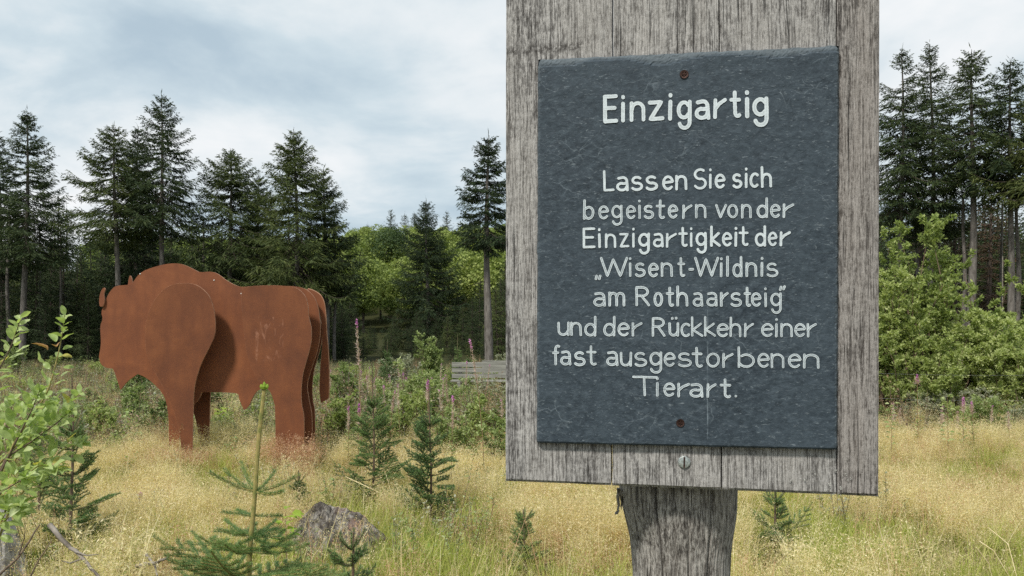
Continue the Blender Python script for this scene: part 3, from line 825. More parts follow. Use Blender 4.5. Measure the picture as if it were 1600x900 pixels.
# spacer tubes between the plates
for (x, y) in ((420, 300), (450, 480), (820, 300), (880, 480)):
    p = P(130 + x / 2.7275, 390 + y / 2.7275, 9.1)
    g = Geo(); tube(g, [(p.x - bo.x, -.22, p.z), (p.x - bo.x, .26, p.z)], [.02, .02], 10)
    g.obj('spacer_tube', M['rust'], bison)['tone'] = .9

# ---------------------------------------------------------------- conifers
def conifer(H, zb, Rm, seed, dens=1.0, dz=.34, tw=1.0, trunk_r=.16, gaps=(), droop=1.0, power=.8, dead=0, mats=None, nb=6, lop=0.0):
    r = np.random.default_rng(seed)
    lean = r.normal(0, .012, 2)
    zs = np.linspace(-.3, H, 22)
    bend = lambda z: np.stack([lean[0] * z + .10 * np.sin(z * .35 + seed), lean[1] * z + .08 * np.sin(z * .3 + seed * 2)], -1)
    tg = Geo()
    pts = np.column_stack([bend(zs), zs])
    tube(tg, pts, trunk_r * np.clip(1 - zs / H, 0, 1) ** .8 + .012, 9)
    cg = Geo()
    z = zb; BP = []; BD_ = []; BL = []; BW = []
    tw_p = []
    while z < H - .25:
        t = (z - zb) / (H - zb)
        skip = 0
        for (a, b, pr) in gaps:
            if a <= t <= b: skip = pr
        n = max(3, int(round((nb - 2.0 * t) * r.uniform(.8, 1.2))))
        ph = r.uniform(0, 6.28)
        for k in range(n):
            if r.random() < skip: continue
            az = ph + 6.283 * k / n + r.normal(0, .25)
            L = Rm * max(.04, (1 - t)) ** power * r.uniform(.62, 1.15) * (1 + lop * math.cos(az))
            if t < .12: L *= .55 + 3.6 * t
            if r.random() < .06: L *= 1.3
            L = max(min(L, Rm * (1 - t) * 1.28 + .14), .14)
            e0 = R(-20 + 58 * t ** 1.5) + r.normal(0, .10)
            s = np.linspace(0, 1, max(5, int(L / .16)))
            hr = L * s * math.cos(e0)
            hz = L * (s * math.sin(e0) - droop * .22 * np.sin(s * math.pi * .8) * (1 - t) + .16 * s ** 3)
            zz = z + r.normal(0, .07)
            b0 = bend(np.array([zz]))[0]
            ax = np.column_stack([b0[0] + hr * math.cos(az), b0[1] + hr * math.sin(az), zz + hz])
            tube(cg, ax, np.linspace(.03 * (1 - t) + .010, .005, len(ax)), 3, 1, False)
            dirh = np.array([math.cos(az), math.sin(az), 0]); side = np.array([-math.sin(az), math.cos(az), 0])
            step = .12 / dens
            ss = np.arange(.10 if t > .5 else .2, 1.0, max(.03, step / L))
            for s1 in ss:
                p = np.array([np.interp(s1, s, ax[:, i]) for i in range(3)])
                for sg in (-1, 1):
                    if r.random() < .12: continue
                    l = min(.8, (.09 + .36 * L * (1 - .55 * s1) * (.5 + .5 * min(1, s1 * 3)))) * r.uniform(.5, 1.2) * tw
                    d = dirh * r.uniform(.35, .9) + sg * side * r.uniform(.5, 1.1) + np.array([0, 0, -r.uniform(.05, .85) * droop * (1 - .7 * t)])
                    tw_p.append((p, d / np.linalg.norm(d), l))
            tw_p.append((ax[-1] - dirh * .05, dirh + np.array([0, 0, .25]), .22))
        z += dz * r.uniform(.75, 1.25) * (1 - .35 * t)
    tw_p.append((np.array([*bend(np.array([H - .75]))[0], H - .75]), np.array([0, 0, 1.0]), 1.0))
    p = np.array([a for a, b, c in tw_p]); d = norm(np.array([b for a, b, c in tw_p])); l = np.array([c for a, b, c in tw_p])
    K = 5
    for k in range(K):
        f = k / K
        pos = p + d * (l * f)[:, None] + r.normal(0, .015, p.shape)
        dd = d + r.normal(0, .24, d.shape) + np.array([0, 0, -.22])
        blades(cg, pos, dd, np.clip(l * r.uniform(.35, .6, len(l)), .10, .36), r.uniform(.028, .062, len(l)) * tw, up=r.normal(size=p.shape), m=0)
    if dead:
        for _ in range(dead):
            z = r.uniform(1.2, zb + .8); az = r.uniform(0, 6.28); L = r.uniform(.4, 1.7)
            b0 = bend(np.array([z]))[0]
            ax = [(b0[0] + L * s_ * math.cos(az), b0[1] + L * s_ * math.sin(az), z - .25 * L * s_ ** 1.5) for s_ in (0, .3, .6, 1)]
            tube(cg, ax, [.018, .013, .009, .003], 3, 1, False)
    return tg, cg

def place_tree(px, top, d, tg, cg, label, group, mat, name='spruce_tree', rz=0, H=None, bark_='bark'):
    x = (px - 800) / F * d; z = gz(x, d)
    e_ = empty(name, (x, d, z), label, 'tree', group, rz)
    tg.obj('trunk', M[bark_], e_, smooth=True); cg.obj('crown', [M[mat], M['bark_dark']], e_)
    return e_
def tree_h(px, top, d):
    x = (px - 800) / F * d
    return EYE + (HY - top) / F * d - gz(x, d)

GR = 'spruces along the forest edge'
# px, top y, depth, y where the crown starts, crown radius m, density, gaps, power, seed, material, label
SPR = [
 (38, 171, 44, 400, 2.3, 1.15, ((.45, .70, .45), (.70, .85, .2)), .45, 11, 'needle', 'spruce with a thin gappy upper crown and long bare trunk, leftmost tall tree', 14, .14),
 (-4, 208, 47, 420, 2.0, 1.0, ((.5, .7, .3),), .6, 12, 'needle', 'dark spruce cut by the left edge of the picture, behind the gappy one', 8, 0),
 (181, 202, 43, 355, 2.6, 1.2, ((.6, .8, .2),), .75, 13, 'needle2', 'olive green spruce over the bison head, its bare trunk rising behind the horns', 16, -.15),
 (214, 198, 47, 440, 2.4, 1.3, (), .8, 14, 'needle', 'slim dark spruce squeezed between the two trees above the bison hump', 0, 0),
 (259, 150, 43, 352, 2.35, .9, ((.35, .6, .12),), .55, 15, 'needle', 'tallest spruce on the left, bare grey trunk ending at the bison hump', 18, 0),
 (361, 236, 45, 405, 3.5, 1.3, (), .8, 16, 'needle2', 'broad spruce with a light tip behind the bison back', 12, 0),
 (398, 272, 48, 470, 2.7, 1.2, (), .8, 17, 'needle', 'lower dark spruce leaning out right of the broad light-tipped one', 0, .1),
 (463, 203, 43, 440, 3.3, 1.35, (), .82, 18, 'needle2', 'full olive spruce with drooping boughs above the bison rump', 6, 0),
 (508, 265, 44.5, 450, 2.1, 1.0, ((.55, .75, .3),), .62, 19, 'needle', 'dark narrow spruce right of the drooping olive one', 6, .1),
 (668, 311, 62, 520, 3.2, .9, (), .75, 20, 'needle', 'lone dark spruce standing in front of the bright green hillside', 6, 0),
 (762, 209, 38, 372, 1.75, 1.45, ((.7, .8, .15),), .6, 21, 'needle', 'narrow spruce on a long bare trunk just left of the sign board', 10, 0),
 (1411, 82, 40, 330, 2.2, .85, ((.6, .95, .25),), .6, 22, 'needle', 'tall spruce just right of the sign board, its upper crown open', 6, -.1),
 (1453, 67, 41, 360, 2.1, .85, ((.6, .9, .25),), .55, 23, 'needle', 'highest spruce on the right, twin of the one beside the sign board', 6, 0),
 (1515, 76, 38, 268, 2.2, .85, ((.3, .7, .15),), .42, 24, 'needle', 'bushy-topped spruce on a thick bare trunk, third right of the board', 22, 0),
 (1578, 96, 37, 285, 2.2, .95, ((.4, .8, .15),), .5, 25, 'needle', 'spruce near the right picture edge above two bare trunks', 14, 0),
 (1625, 150, 36, 300, 2.3, 1.0, (), .7, 26, 'needle2', 'spruce crown cut by the right edge of the picture', 4, 0),
]
for (px, top, d, cb, Rm, dens, gaps, pw, seed, mat, label, dead, lop) in SPR:
    H = tree_h(px, top, d); s = d / F
    x = (px - 800) / F * d
    zb = max(.4, EYE + (HY - cb) * s - gz(x, d))
    tg, cg = conifer(H, zb, Rm * 1.32, seed, dens * 2.2, trunk_r=.19 if seed not in (24, 21) else .23, gaps=gaps, power=max(pw, .66) if seed != 24 else .5, dead=dead, lop=lop, dz=.36)
    place_tree(px, top, d, tg, cg, label, GR, mat)

def copy_thing(src, loc, rz, sc_=1.0, label=None):
    c = src.copy(); link(c); c.location = loc; c.rotation_euler = (0, 0, rz); c.scale = (sc_,) * 3 if not hasattr(sc_, '__len__') else sc_
    if label: c['label'] = label
    for ch in list(src.children):
        k = ch.copy(); link(k); k.parent = c
    return c

# second row: full, dark trees that close the wood
fill = []
FL = 'dark young spruce in the closed second row of the wood, merging with its neighbours'
for k, (H, Rm, mt) in enumerate([(8.5, 2.5, 'needle'), (7.5, 2.3, 'needle2'), (9.5, 2.6, 'needle')]):
    tg, cg = conifer(H, .5, Rm, 60 + k, .72, trunk_r=.13, power=.7, droop=1.2, tw=1.25, dz=.42)
    fill.append((H, tg, cg, mt))
protos = []
def put_fill(x, y, H, k):
    H0, tg, cg, mt = fill[k]
    s = H / H0
    loc = (x, y, gz(x, y))
    rz = random.uniform(0, 6.28)
    if len(protos) <= k or protos[k] is None:
        while len(protos) <= k: protos.append(None)
        e_ = empty('spruce_tree', loc, FL, 'tree', 'second row of the wood', rz)
        tg.obj('trunk', M['bark_dark'], e_, smooth=True); cg.obj('crown', [M[mt], M['bark_dark']], e_)
        e_.scale = (s, s, s); protos[k] = e_
    else: copy_thing(protos[k], loc, rz, s)
rf = random.Random(5)
def skyline(px):
    """row of the lowest sky between the tall trees"""
    pts = [(-100, 330), (30, 345), (95, 352), (135, 372), (200, 350), (290, 350), (330, 352), (400, 352), (470, 400), (548, 430), (575, 478), (650, 486), (735, 455), (790, 400), (1376, 300), (1480, 300), (1600, 310), (1720, 300)]
    return float(np.interp(px, [p[0] for p in pts], [p[1] for p in pts]))
for row, (d, st, dr) in enumerate([(49, 40, 30), (53, 36, 14), (58, 34, 4), (64, 32, 0), (46.5, 62, 75)]):
    px = -90 + row * 11
    while px < 1750:
        if not (840 < px < 1330) or row in (0, 2):
            dd = d + rf.uniform(-1.5, 1.5)
            top = skyline(px) + dr + rf.uniform(-6, 38)
            if row == 4: top += rf.uniform(0, 30)
            x = (px - 800) / F * dd
            H = max(1.5, EYE + (HY - top) / F * dd - gz(x, dd))
            put_fill(x, dd, H, rf.randrange(3))
        px += st * rf.uniform(.75, 1.3)
# far small spruce tips on the ridge
RG = 'small dark spruces on the far ridge line'
for px, top, d in ((93, 329, 95), (106, 346, 99), (610, 338, 205), (632, 333, 207), (648, 343, 202), (699, 341, 205), (650, 346, 190), (575, 350, 200)):
    x = (px - 800) / F * d; H = EYE + (HY - top) / F * d - gz(x, d)
    copy_thing(protos[rf.randrange(3)], (x, d, gz(x, d)), rf.uniform(0, 6), H / 8.5 if H > 0 else 1, {93: 'small spruce tip in the gap left of the bison, slightly the taller of two', 106: 'smaller spruce tip in the gap left of the bison'}.get(px, 'small dark spruce on the far ridge line'))['group'] = RG
# brown, dying trees inside the right-hand wood
tg, cg = conifer(9, .8, 2.0, 77, .6, trunk_r=.14, power=.5, dz=.45, dead=20)
bt = None
for px, top, d, lb in ((1490, 300, 43, 'brown dying spruce between the bare trunks on the right'), (1545, 285, 45, 'brown dying spruce left of the twin bare trunks'), (1440, 330, 46, 'brown dying spruce behind the bright green bush')):
    x = (px - 800) / F * d; H = tree_h(px, top, d)
    if bt is None:
        bt = empty('dying_spruce', (x, d, gz(x, d)), lb, 'tree', 'brown dying spruces'); tg.obj('trunk', M['bark_dark'], bt, smooth=True); cg.obj('crown', [M['needle_dead'], M['bark_dark']], bt); bt.scale = (H / 9,) * 3
    else: copy_thing(bt, (x, d, gz(x, d)), 2.0, H / 9, lb)
# bare trunks seen between the front trees
g0 = Geo()
zs = np.linspace(-.3, 9, 12)
tube(g0, np.column_stack([.05 * np.sin(zs), .04 * np.cos(zs * .7), zs]), .15 * (1 - zs / 14) , 9)
for _ in range(26):
    z = random.uniform(1, 8.5); a = random.uniform(0, 6.28); L = random.uniform(.2, 1.1)
    tube(g0, [(0, 0, z), (L * .5 * math.cos(a), L * .5 * math.sin(a), z - .05), (L * math.cos(a), L * math.sin(a), z - .25)], [.016, .01, .003], 3, 0, False)
first = None
TL_ = ['thin bare trunk at the left picture edge behind the willow tips', 'thin bare trunk right of the gappy leftmost spruce', 'slim bare trunk rising just right of the bison tail', 'slim bare trunk above the bison rump under the drooping spruce',
       'right one of the twin bare trunks near the right picture edge', 'bare trunk left of the thick one, third right of the board', 'left one of the twin bare trunks near the right picture edge',
       'bare trunk behind the tallest bright bush, nearest the sign board', 'bare trunk between the bright bush and the thick right trunk', 'thin bare trunk between the tallest left spruce and the broad one', 'thin bare trunk in the gap left of the bison', 'second slim bare trunk right of the bison rump, almost touching the first']
for (px, d, s), tl_ in zip(((13, 46, 1), (62, 50, .8), (523, 46, .75), (450, 46, .8), (1590, 37.5, 1.1), (1506, 39, 1.0), (1565, 41, .8), (1432, 42, 1.0), (1467, 41, .9), (318, 48, .8), (95, 47, .7), (505, 45, .7)), TL_):
    x = (px - 800) / F * d
    if first is None:
        first = empty('bare_trunk', (x, d, gz(x, d)), tl_, 'tree', 'bare trunks in the wood'); g0.obj('trunk', M['bark'], first, smooth=True)
    else: copy_thing(first, (x, d, gz(x, d)), random.uniform(0, 6), (s, s, 1), tl_)

# ---------------------------------------------------------------- broadleaf trees on the hillside
def broadleaf(H, Rm, seed, n=9000, lobes=16, leaf=(.22, .5)):
    r = np.random.default_rng(seed)
    tg = Geo(); zs = np.linspace(-.3, H * .6, 7)
    tube(tg, np.column_stack([.1 * np.sin(zs), .1 * np.cos(zs), zs]), np.linspace(.26, .08, 7), 8)
    cg = Geo()
    c = r.normal(size=(lobes, 3)); c = norm(c) * (r.uniform(.2, 1, (lobes, 1)) ** .5)
    c = c * np.array([Rm * .7, Rm * .7, H * .30]) + np.array([0, 0, H * .60])
    rad = r.uniform(.30, .55, lobes) * Rm
    for cc in c[:8]:
        tube(tg, [(0, 0, H * .3), tuple(np.array(cc) * [.5, .5, .75]), tuple(cc)], [.09, .06, .02], 5, 0, False)
    k = r.integers(0, lobes, n)
    dv = norm(r.normal(size=(n, 3))); rr = r.uniform(.55, 1.05, n) ** .6
    p = c[k] + dv * (rad[k] * rr)[:, None] * np.array([1, 1, .8])
    d = dv * .5 + r.normal(0, .6, (n, 3))
    blades(cg, p, d, r.uniform(*leaf, n), r.uniform(leaf[0] * .7, leaf[1] * .7, n), up=dv + r.normal(0, .4, (n, 3)))
    return tg, cg
BL_ = [broadleaf(13, 4.6, 90, 8000), broadleaf(11, 4.2, 91, 7000), broadleaf(14, 4.0, 92, 8000)]
bp = []
HG = 'broadleaf trees covering the hillside'
rh = random.Random(9)
for row in range(13):
    d = 92 + row * 9.5
    px = 470 - row * 3; wdt = 4.6 / d * F
    xx = -90.0 if row > 4 else -75
    while xx < 42:
        k = rh.randrange(3); y = d + rh.uniform(-3.5, 3.5); x = xx + rh.uniform(-1.5, 1.5)
        pxx = 800 + x / y * F
        s = rh.uniform(.72, 1.05)
        loc = (x, y, gz(x, y) - .8)
        if 530 < pxx < 830 or rh.random() < .55:
            H = (13, 11, 14)[k] * s
            lim = float(np.interp(pxx, [0, 120, 320, 540, 570, 620, 700, 740, 800], [385, 372, 370, 365, 347, 352, 350, 345, 335]))
            top = HY - (loc[2] + H - EYE) / y * F
            if top < lim: s *= max(.35, (EYE + (HY - lim) / F * y - loc[2]) / H)
            if len(bp) <= k or bp[k] is None:
                while len(bp) <= k: bp.append(None)
                tg, cg = BL_[k]
                e_ = empty('broadleaf_tree', loc, 'sunlit green broadleaf tree on the wooded hillside', 'tree', HG, rh.uniform(0, 6))
                tg.obj('trunk', M['bark_dark'], e_, smooth=True); cg.obj('crown', M['hill_leaf'], e_); e_.scale = (s, s, s); bp[k] = e_
            else: copy_thing(bp[k], loc, rh.uniform(0, 6.28), (s * 1.08, s * 1.08, s))
        xx += 6.3 * rh.uniform(.75, 1.2)
# a darker, rounder tree among them
tg, cg = broadleaf(7, 4.2, 99, 5000, leaf=(.18, .4))
d = 120; x = (605 - 800) / F * d
e_ = empty('broadleaf_tree', (x, d, EYE + (HY - 352) / F * d - 7.2), 'rounded darker green tree high on the hillside', 'tree'); tg.obj('trunk', M['bark_dark'], e_); cg.obj('crown', M['hill_leaf_dark'], e_)

# ---------------------------------------------------------------- leafy bushes
def bush(H, Rm, seed, n_stems=16, n_leaf=9000, leaf=.06, upright=.7, wide=.5):
    """many stems fanning from the ground, twigs with leaves along them"""
    r = np.random.default_rng(seed); sg = Geo(); lg = Geo()
    pos = []; dr = []
    per = n_leaf // (n_stems * 14)
    for k in range(n_stems):
        az = r.uniform(0, 6.28); b = r.normal(0, Rm * .18, 2); h = H * r.uniform(.55, 1.0) if k else H
        rr = Rm * r.uniform(.1, 1.0) * (1.15 - .5 * h / H)
        s = np.linspace(0, 1, 7)
        ax = np.column_stack([b[0] + rr * s ** 1.3 * math.cos(az), b[1] + rr * s ** 1.3 * math.sin(az), h * s * (1 - .06 * s)]) + r.normal(0, .02 * H, (7, 3)) * s[:, None]
        tube(sg, ax, np.linspace(.006 * H + .004, .002, 7), 5, 0, False)
        for j in range(14):
            s1 = r.uniform(.15, 1) ** .85
            p = np.array([np.interp(s1, s, ax[:, i]) for i in range(3)])
            a2 = r.uniform(0, 6.28); L = (.10 + .30 * (1 - s1 * .6)) * Rm * r.uniform(.5, 1.2)
            d = norm(np.array([math.cos(a2), math.sin(a2), r.uniform(.1, 1.2)]))
            tube(sg, [p, p + d * L * .5, p + d * L + np.array([0, 0, .05 * L])], [.003, .002, .001], 3, 0, False)
            f = r.uniform(.0, 1.05, per)[:, None]
            pos.append(p + d * L * f + r.normal(0, .035 * Rm * wide, (per, 3))); dr.append(d * .6 + r.normal(0, .7, (per, 3)))
    pos = np.concatenate(pos); dr = np.concatenate(dr)
    blades(lg, pos, dr, r.uniform(.6, 1.3, len(pos)) * leaf, r.uniform(.35, .65, len(pos)) * leaf, up=r.normal(size=pos.shape) + [0, 0, 1.2])
    return sg, lg
def put_bush(px, top, d, Rm, label, seed, mat='bush_leaf', n=9000, leaf=.06, group=None, name='bush', stems=16, wide=.5):
    x = (px - 800) / F * d; z = gz(x, d); H = EYE + (HY - top) / F * d - z
    sg, lg = bush(H, Rm, seed, stems, n, leaf, wide=wide)
    e_ = empty(name, (x, d, z), label, 'bush', group)
    sg.obj('stem', M['stem_brown'], e_); lg.obj('foliage', M[mat], e_)
    return e_
put_bush(1425, 322, 15, 1.25, 'tallest bright green bush growing close right of the sign board', 201, n=26000, leaf=.075, stems=22)
put_bush(1385, 390, 14, 1.0, 'dense green bush half hidden behind the right edge of the sign board', 202, n=20000, leaf=.07, stems=18)
put_bush(1462, 388, 15.5, .9, 'middle bright bush with yellowish shoots, lower than its tall left neighbour', 203, n=16000, leaf=.07, stems=16)
put_bush(1537, 368, 16.5, .85, 'airy small tree with pale branches in front of the bare trunks', 204, n=5200, leaf=.085, stems=7, name='birch_sapling')
put_bush(1590, 440, 16, 1.1, 'darker leafy bush at the right picture edge', 205, 'bush_leaf', n=22000, leaf=.075, stems=18)
put_bush(1515, 482, 14.2, 1.2, 'low spreading dark green bush under the airy small tree', 206, 'bush_leaf', n=26000, leaf=.07, stems=20)
put_bush(1440, 500, 13.6, 1.0, 'low dense green bush in front of the tallest one', 207, 'bush_leaf', n=20000, leaf=.06, stems=20)
put_bush(1600, 520, 13.6, 1.0, 'low green bush at the lower right edge of the thicket', 208, 'bush_leaf', n=22000, leaf=.065, stems=18)
put_bush(1340, 470, 15, 1.3, 'bush mostly hidden behind the sign board', 209, n=9000, leaf=.08, stems=14)
put_bush(1680, 430, 15, 1.6, 'bush beyond the right edge of the picture', 210, 'bush_leaf_dark', n=9000, leaf=.08, stems=14)
put_bush(671, 517, 24, .72, 'round pale green bush in front of the dark wood, left of the bench', 211, 'weed_leaf', n=9000, leaf=.07, stems=18)
put_bush(657, 560, 12, .55, 'leafy green bramble in the middle of the clearing', 212, 'weed_leaf', n=6500, leaf=.055, stems=16)
put_bush(612, 585, 12.5, .5, 'low leafy bramble left of the green one, with pale tips', 213, 'weed_leaf', n=4500, leaf=.05, stems=14)
put_bush(700, 590, 13, .5, 'low weedy bush below the wooden bench', 214, 'weed_leaf', n=4000, leaf=.05, stems=14)
put_bush(770, 585, 15, .5, 'weedy bush covering the seat of the bench at the board edge', 216, 'silver_leaf', n=3500, leaf=.05, stems=12)
put_bush(722, 588, 16, .5, 'weedy bush in front of the left end of the bench', 217, 'weed_leaf', n=3500, leaf=.05, stems=12)
put_bush(540, 560, 14, .5, 'grey green weedy bush right of the bison tail', 215, 'weed_leaf', n=4500, leaf=.055, stems=14)
for k, (px, top, d, mt, lb) in enumerate([(530, 610, 10.8, 'bush_leaf', 'leafy green plant clump at the foot of the bison tail'), (596, 622, 10.2, 'weed_leaf', 'leafy clump between the two tall young spruces'), (632, 606, 10.6, 'bush_leaf', 'bright leafy clump behind the gap of the two young spruces'),
        (708, 628, 9.6, 'weed_leaf', 'leafy clump right of the second young spruce'), (745, 612, 10.4, 'bush_leaf', 'green clump of leaves below the bench'), (772, 640, 9.2, 'weed_leaf', 'low leafy clump touching the left edge of the board'), (655, 590, 11.5, 'bush_leaf', 'taller green bramble under the round pale bush'), (165, 622, 11, 'bush_leaf', 'leafy clump left of the bison beard'), (215, 600, 12.5, 'weed_leaf', 'leafy clump right below the bison beard'), (355, 645, 11, 'bush_leaf', 'fresh green clump seen between the bison legs')]):
    put_bush(px, top, d, .36, lb, 230 + k, mt, n=2600, leaf=.05, stems=12)
# low scrub along the clearing's far side (kept in a row, each its own plant)
rs_ = random.Random(31)
SG = 'low scrub along the foot of the wood'
scr = []
for k in range(4):
    sg, lg = bush(1.3, .8, 300 + k, 14, 4200, .075)
    scr.append((sg, lg))
sp_ = [None] * 4
for i in range(84):
    px = rs_.uniform(-60, 800) if i < 72 else rs_.uniform(1376, 1680)
    d = (rs_.uniform(17, 34) if i < 34 else rs_.uniform(11.5, 19)) if i < 72 else rs_.uniform(12, 14)
    if i < 72 and d < 19 and rs_.random() < .2: d = rs_.uniform(10.8, 12)
    x = (px - 800) / F * d; k = rs_.randrange(4); s = rs_.uniform(.35, 1.0) * (1 if d > 17 else .62)
    if sp_[k] is None:
        e_ = empty('scrub_bush', (x, d, gz(x, d)), 'low grey green scrub bush at the foot of the dark wood', 'bush', SG)
        scr[k][0].obj('stem', M['stem_brown'], e_); scr[k][1].obj('foliage', M[('weed_leaf', 'bush_leaf', 'silver_leaf', 'bush_leaf_dark')[k]], e_); e_.scale = (s, s, s); sp_[k] = e_
    else: copy_thing(sp_[k], (x, d, gz(x, d)), rs_.uniform(0, 6), s)

# ---------------------------------------------------------------- young spruces in the clearing
def needles_on(g, ax, n, L, W, spread=.9, r=rng, up=.35, m=0):
    """needles all round a twig; ax (k,3)"""
    ax = np.asarray(ax, float); k = len(ax)
    t = r.uniform(0, k - 1.001, n); i = t.astype(int); f = (t - i)[:, None]
    p = ax[i] * (1 - f) + ax[i + 1] * f; tg = norm(ax[i + 1] - ax[i])
    rad = norm(np.cross(tg, r.normal(size=(n, 3)))) + np.array([0, 0, up])
    blades(g, p, tg * r.uniform(.4, .9, (n, 1)) + rad * spread, L * r.uniform(.75, 1.15, n), W, m=m, kind='tri', up=r.normal(size=(n, 3)))
def twig_branch(g, base, az, el, L, r, nl, nw, dens, subs=4, rad=.004):
    s = np.linspace(0, 1, 6)
    d = np.array([math.cos(az) * math.cos(el), math.sin(az) * math.cos(el), math.sin(el)])
    ax = np.array(base) + d * (L * s)[:, None] + np.array([0, 0, 1.0]) * (-.10 * L * np.sin(s * 2.6) + r.uniform(.05, .3) * L * s ** 2)[:, None] + np.outer(s ** 2, r.normal(0, .09 * L, 3))
    tube(g, ax, np.linspace(rad, rad * .4, 6), 4, 1, False)
    needles_on(g, ax, int(L * dens), nl, nw, r=r)
    side = np.array([-math.sin(az), math.cos(az), 0])
    for k in range(subs):
        s1 = .25 + .6 * (k // 2 + .5) / max(1, subs / 2); p = ax[0] + (ax[-1] - ax[0]) * s1
        l = L * (1 - s1) * .75; sg = 1 if k % 2 else -1
        dd = norm(d + sg * side * .9 + np.array([0, 0, -.08]))
        a2 = p + dd * (l * np.linspace(0, 1, 4))[:, None]
        tube(g, a2, [rad * .5] * 4, 3, 1, False); needles_on(g, a2, int(l * dens), nl, nw, r=r)
def sapling(px, top, base_y, d, Rm, label, seed, zc=.15, group='young spruces in the clearing', leader=.28, dens=1300, mat='needle_young', nw=.0024, dz=.085):
    r = np.random.default_rng(seed)
    x = (px - 800) / F * d; z0 = gz(x, d); H = EYE + (HY - top) / F * d - z0
    e_ = empty('young_spruce', (x, d, z0), label, 'tree', group)
    g = Geo(); zs = np.linspace(0, H, 8); tube(g, np.column_stack([.01 * np.sin(zs * 4 + seed), 0 * zs, zs]), np.linspace(.014, .004, 8), 6)
    g.obj('trunk', M['stem_brown'], e_)
    cg = Geo()
    ld = max(.08, leader * H)
    needles_on(cg, [(0, 0, H - ld), (0, 0, H)], int(ld * dens * .8), .014, nw, .5, r)
    z = zc
    while z < H - ld + .01:
        t = (z - zc) / max(.1, H - ld - zc)
        for k in range(5):
            az = r.uniform(0, 6.28); L = Rm * (1 - t * .68) * r.uniform(.5, 1.15)
            twig_branch(cg, (0, 0, z), az, R(12 + 30 * t + r.normal(0, 12)), L, r, .018, nw, dens, 8 if L > .18 else 5)
        z += dz * r.uniform(.8, 1.2)
    for k in range(5):
        twig_branch(cg, (0, 0, H - ld), k * 1.256 + r.uniform(0, .5), R(48), Rm * .38, r, .016, nw, dens, 0)
    cg.obj('crown', [M[mat], M['stem_brown']], e_)
    return e_
sapling(583, 566, 745, 7.3, .46, 'young spruce with a long thin leader behind the grey stump', 401, zc=.2, dens=950, nw=.0042, dz=.075)
sapling(672, 600, 790, 6.5, .42, 'young spruce standing right of its long-leadered neighbour, below a purple flower', 402, zc=.12, dens=950, nw=.0042, dz=.075)
sapling(466, 735, 800, 6.0, .20, 'very small spruce tip between the foreground leader shoot and the stump', 403, zc=.05, leader=.2)
sapling(819, 796, 880, 4.9, .24, 'little spruce at the lower left of the sign post', 404, zc=.06, leader=.12, dz=.06)
sapling(1213, 764, 870, 5.5, .36, 'small dark green spruce under the right half of the board', 405, zc=.04, leader=.16)
sapling(112, 585, 760, 5.0, .36, 'thin young spruce behind the willow shrub', 406, zc=.15, dens=1300, nw=.0028, dz=.08)
sapling(60, 600, 760, 5.6, .36, 'young spruce hidden deep in the willow leaves', 407, zc=.15, dens=1000, nw=.0028, dz=.09)
sapling(715, 520, 700, 21, .4, 'young spruce silhouetted against the wood left of the bench', 408, zc=.1, dens=300, nw=.012)
sapling(605, 530, 700, 20, .5, 'slender young spruce rising from the fireweed before the wood', 409, zc=.1, dens=300, nw=.012)
sapling(735, 545, 700, 22, .5, 'stubby young spruce beside the bench end', 410, zc=.1, dens=300, nw=.012)
sapling(230, 590, 700, 16, .6, 'young spruce in the weeds under the bison chin', 411, zc=.1, dens=300, nw=.009)
sapling(560, 640, 700, 9.5, .3, 'young spruce half sunk in grass right of the bison hind legs', 412, zc=.1, dens=600, nw=.005)

# foreground spruce: leader shoot, whorl of branches, lower boughs
fd = 3.0
fb = P(388, 900, fd); fx = fb.x
fs = empty('foreground_spruce', (fx, fd, gz(fx, fd)), 'young spruce in the foreground with a tall green leader shoot tipped by buds', 'tree')
ox = Vector((fx, fd, gz(fx, fd)))
def rel(px, py, d=fd): return np.array(P(px, py, d) - ox)
rfs = np.random.default_rng(50)
trunk_px = [(385, 1000), (389, 900), (391, 850), (396, 800), (399, 764)]
tp = [rel(*p) for p in trunk_px]; tp.insert(0, np.array([0, 0, 0.]))
g = Geo(); tube(g, tp, [.015, .0125, .011, .0105, .0095, .009], 8); g.obj('trunk', M['stem_green'], fs, smooth=True)
g = Geo(); needles_on(g, tp[1:], 1500, .015, .0017, .5, rfs, m=0); g.obj('needle', M['needle_tip'], fs)['kind'] = 'stuff'
g = Geo(); la = [rel(399, 764), rel(401, 730), rel(404, 690), rel(408, 650), rel(413, 608)]
tube(g, la, [.0095, .0092, .0088, .0085, .0078], 8, 1)
needles_on(g, la, 2200, .0175, .0018, .42, rfs, up=.3)
g.obj('leader_shoot', [M['needle_tip'], M['stem_green']], fs)
g = Geo(); top = rel(413, 608)
for k in range(9):
    a = k * .7; o_ = np.array([math.cos(a) * .011, math.sin(a) * .011, .004]) if k < 8 else np.array([0, 0, .012])
    tube(g, [top + o_ * .3, top + o_ * .8 + [0, 0, .003], top + o_ * 1.15 + [0, 0, .008], top + o_ * 1.3 + [0, 0, .015]], [.005, .0078, .006, .001], 6)
needles_on(g, [top - [0, 0, .012], top + [0, 0, .006]], 120, .012, .0018, .9, rfs, m=1)
g.obj('bud', [M['lime_leaf'], M['needle_tip']], fs)
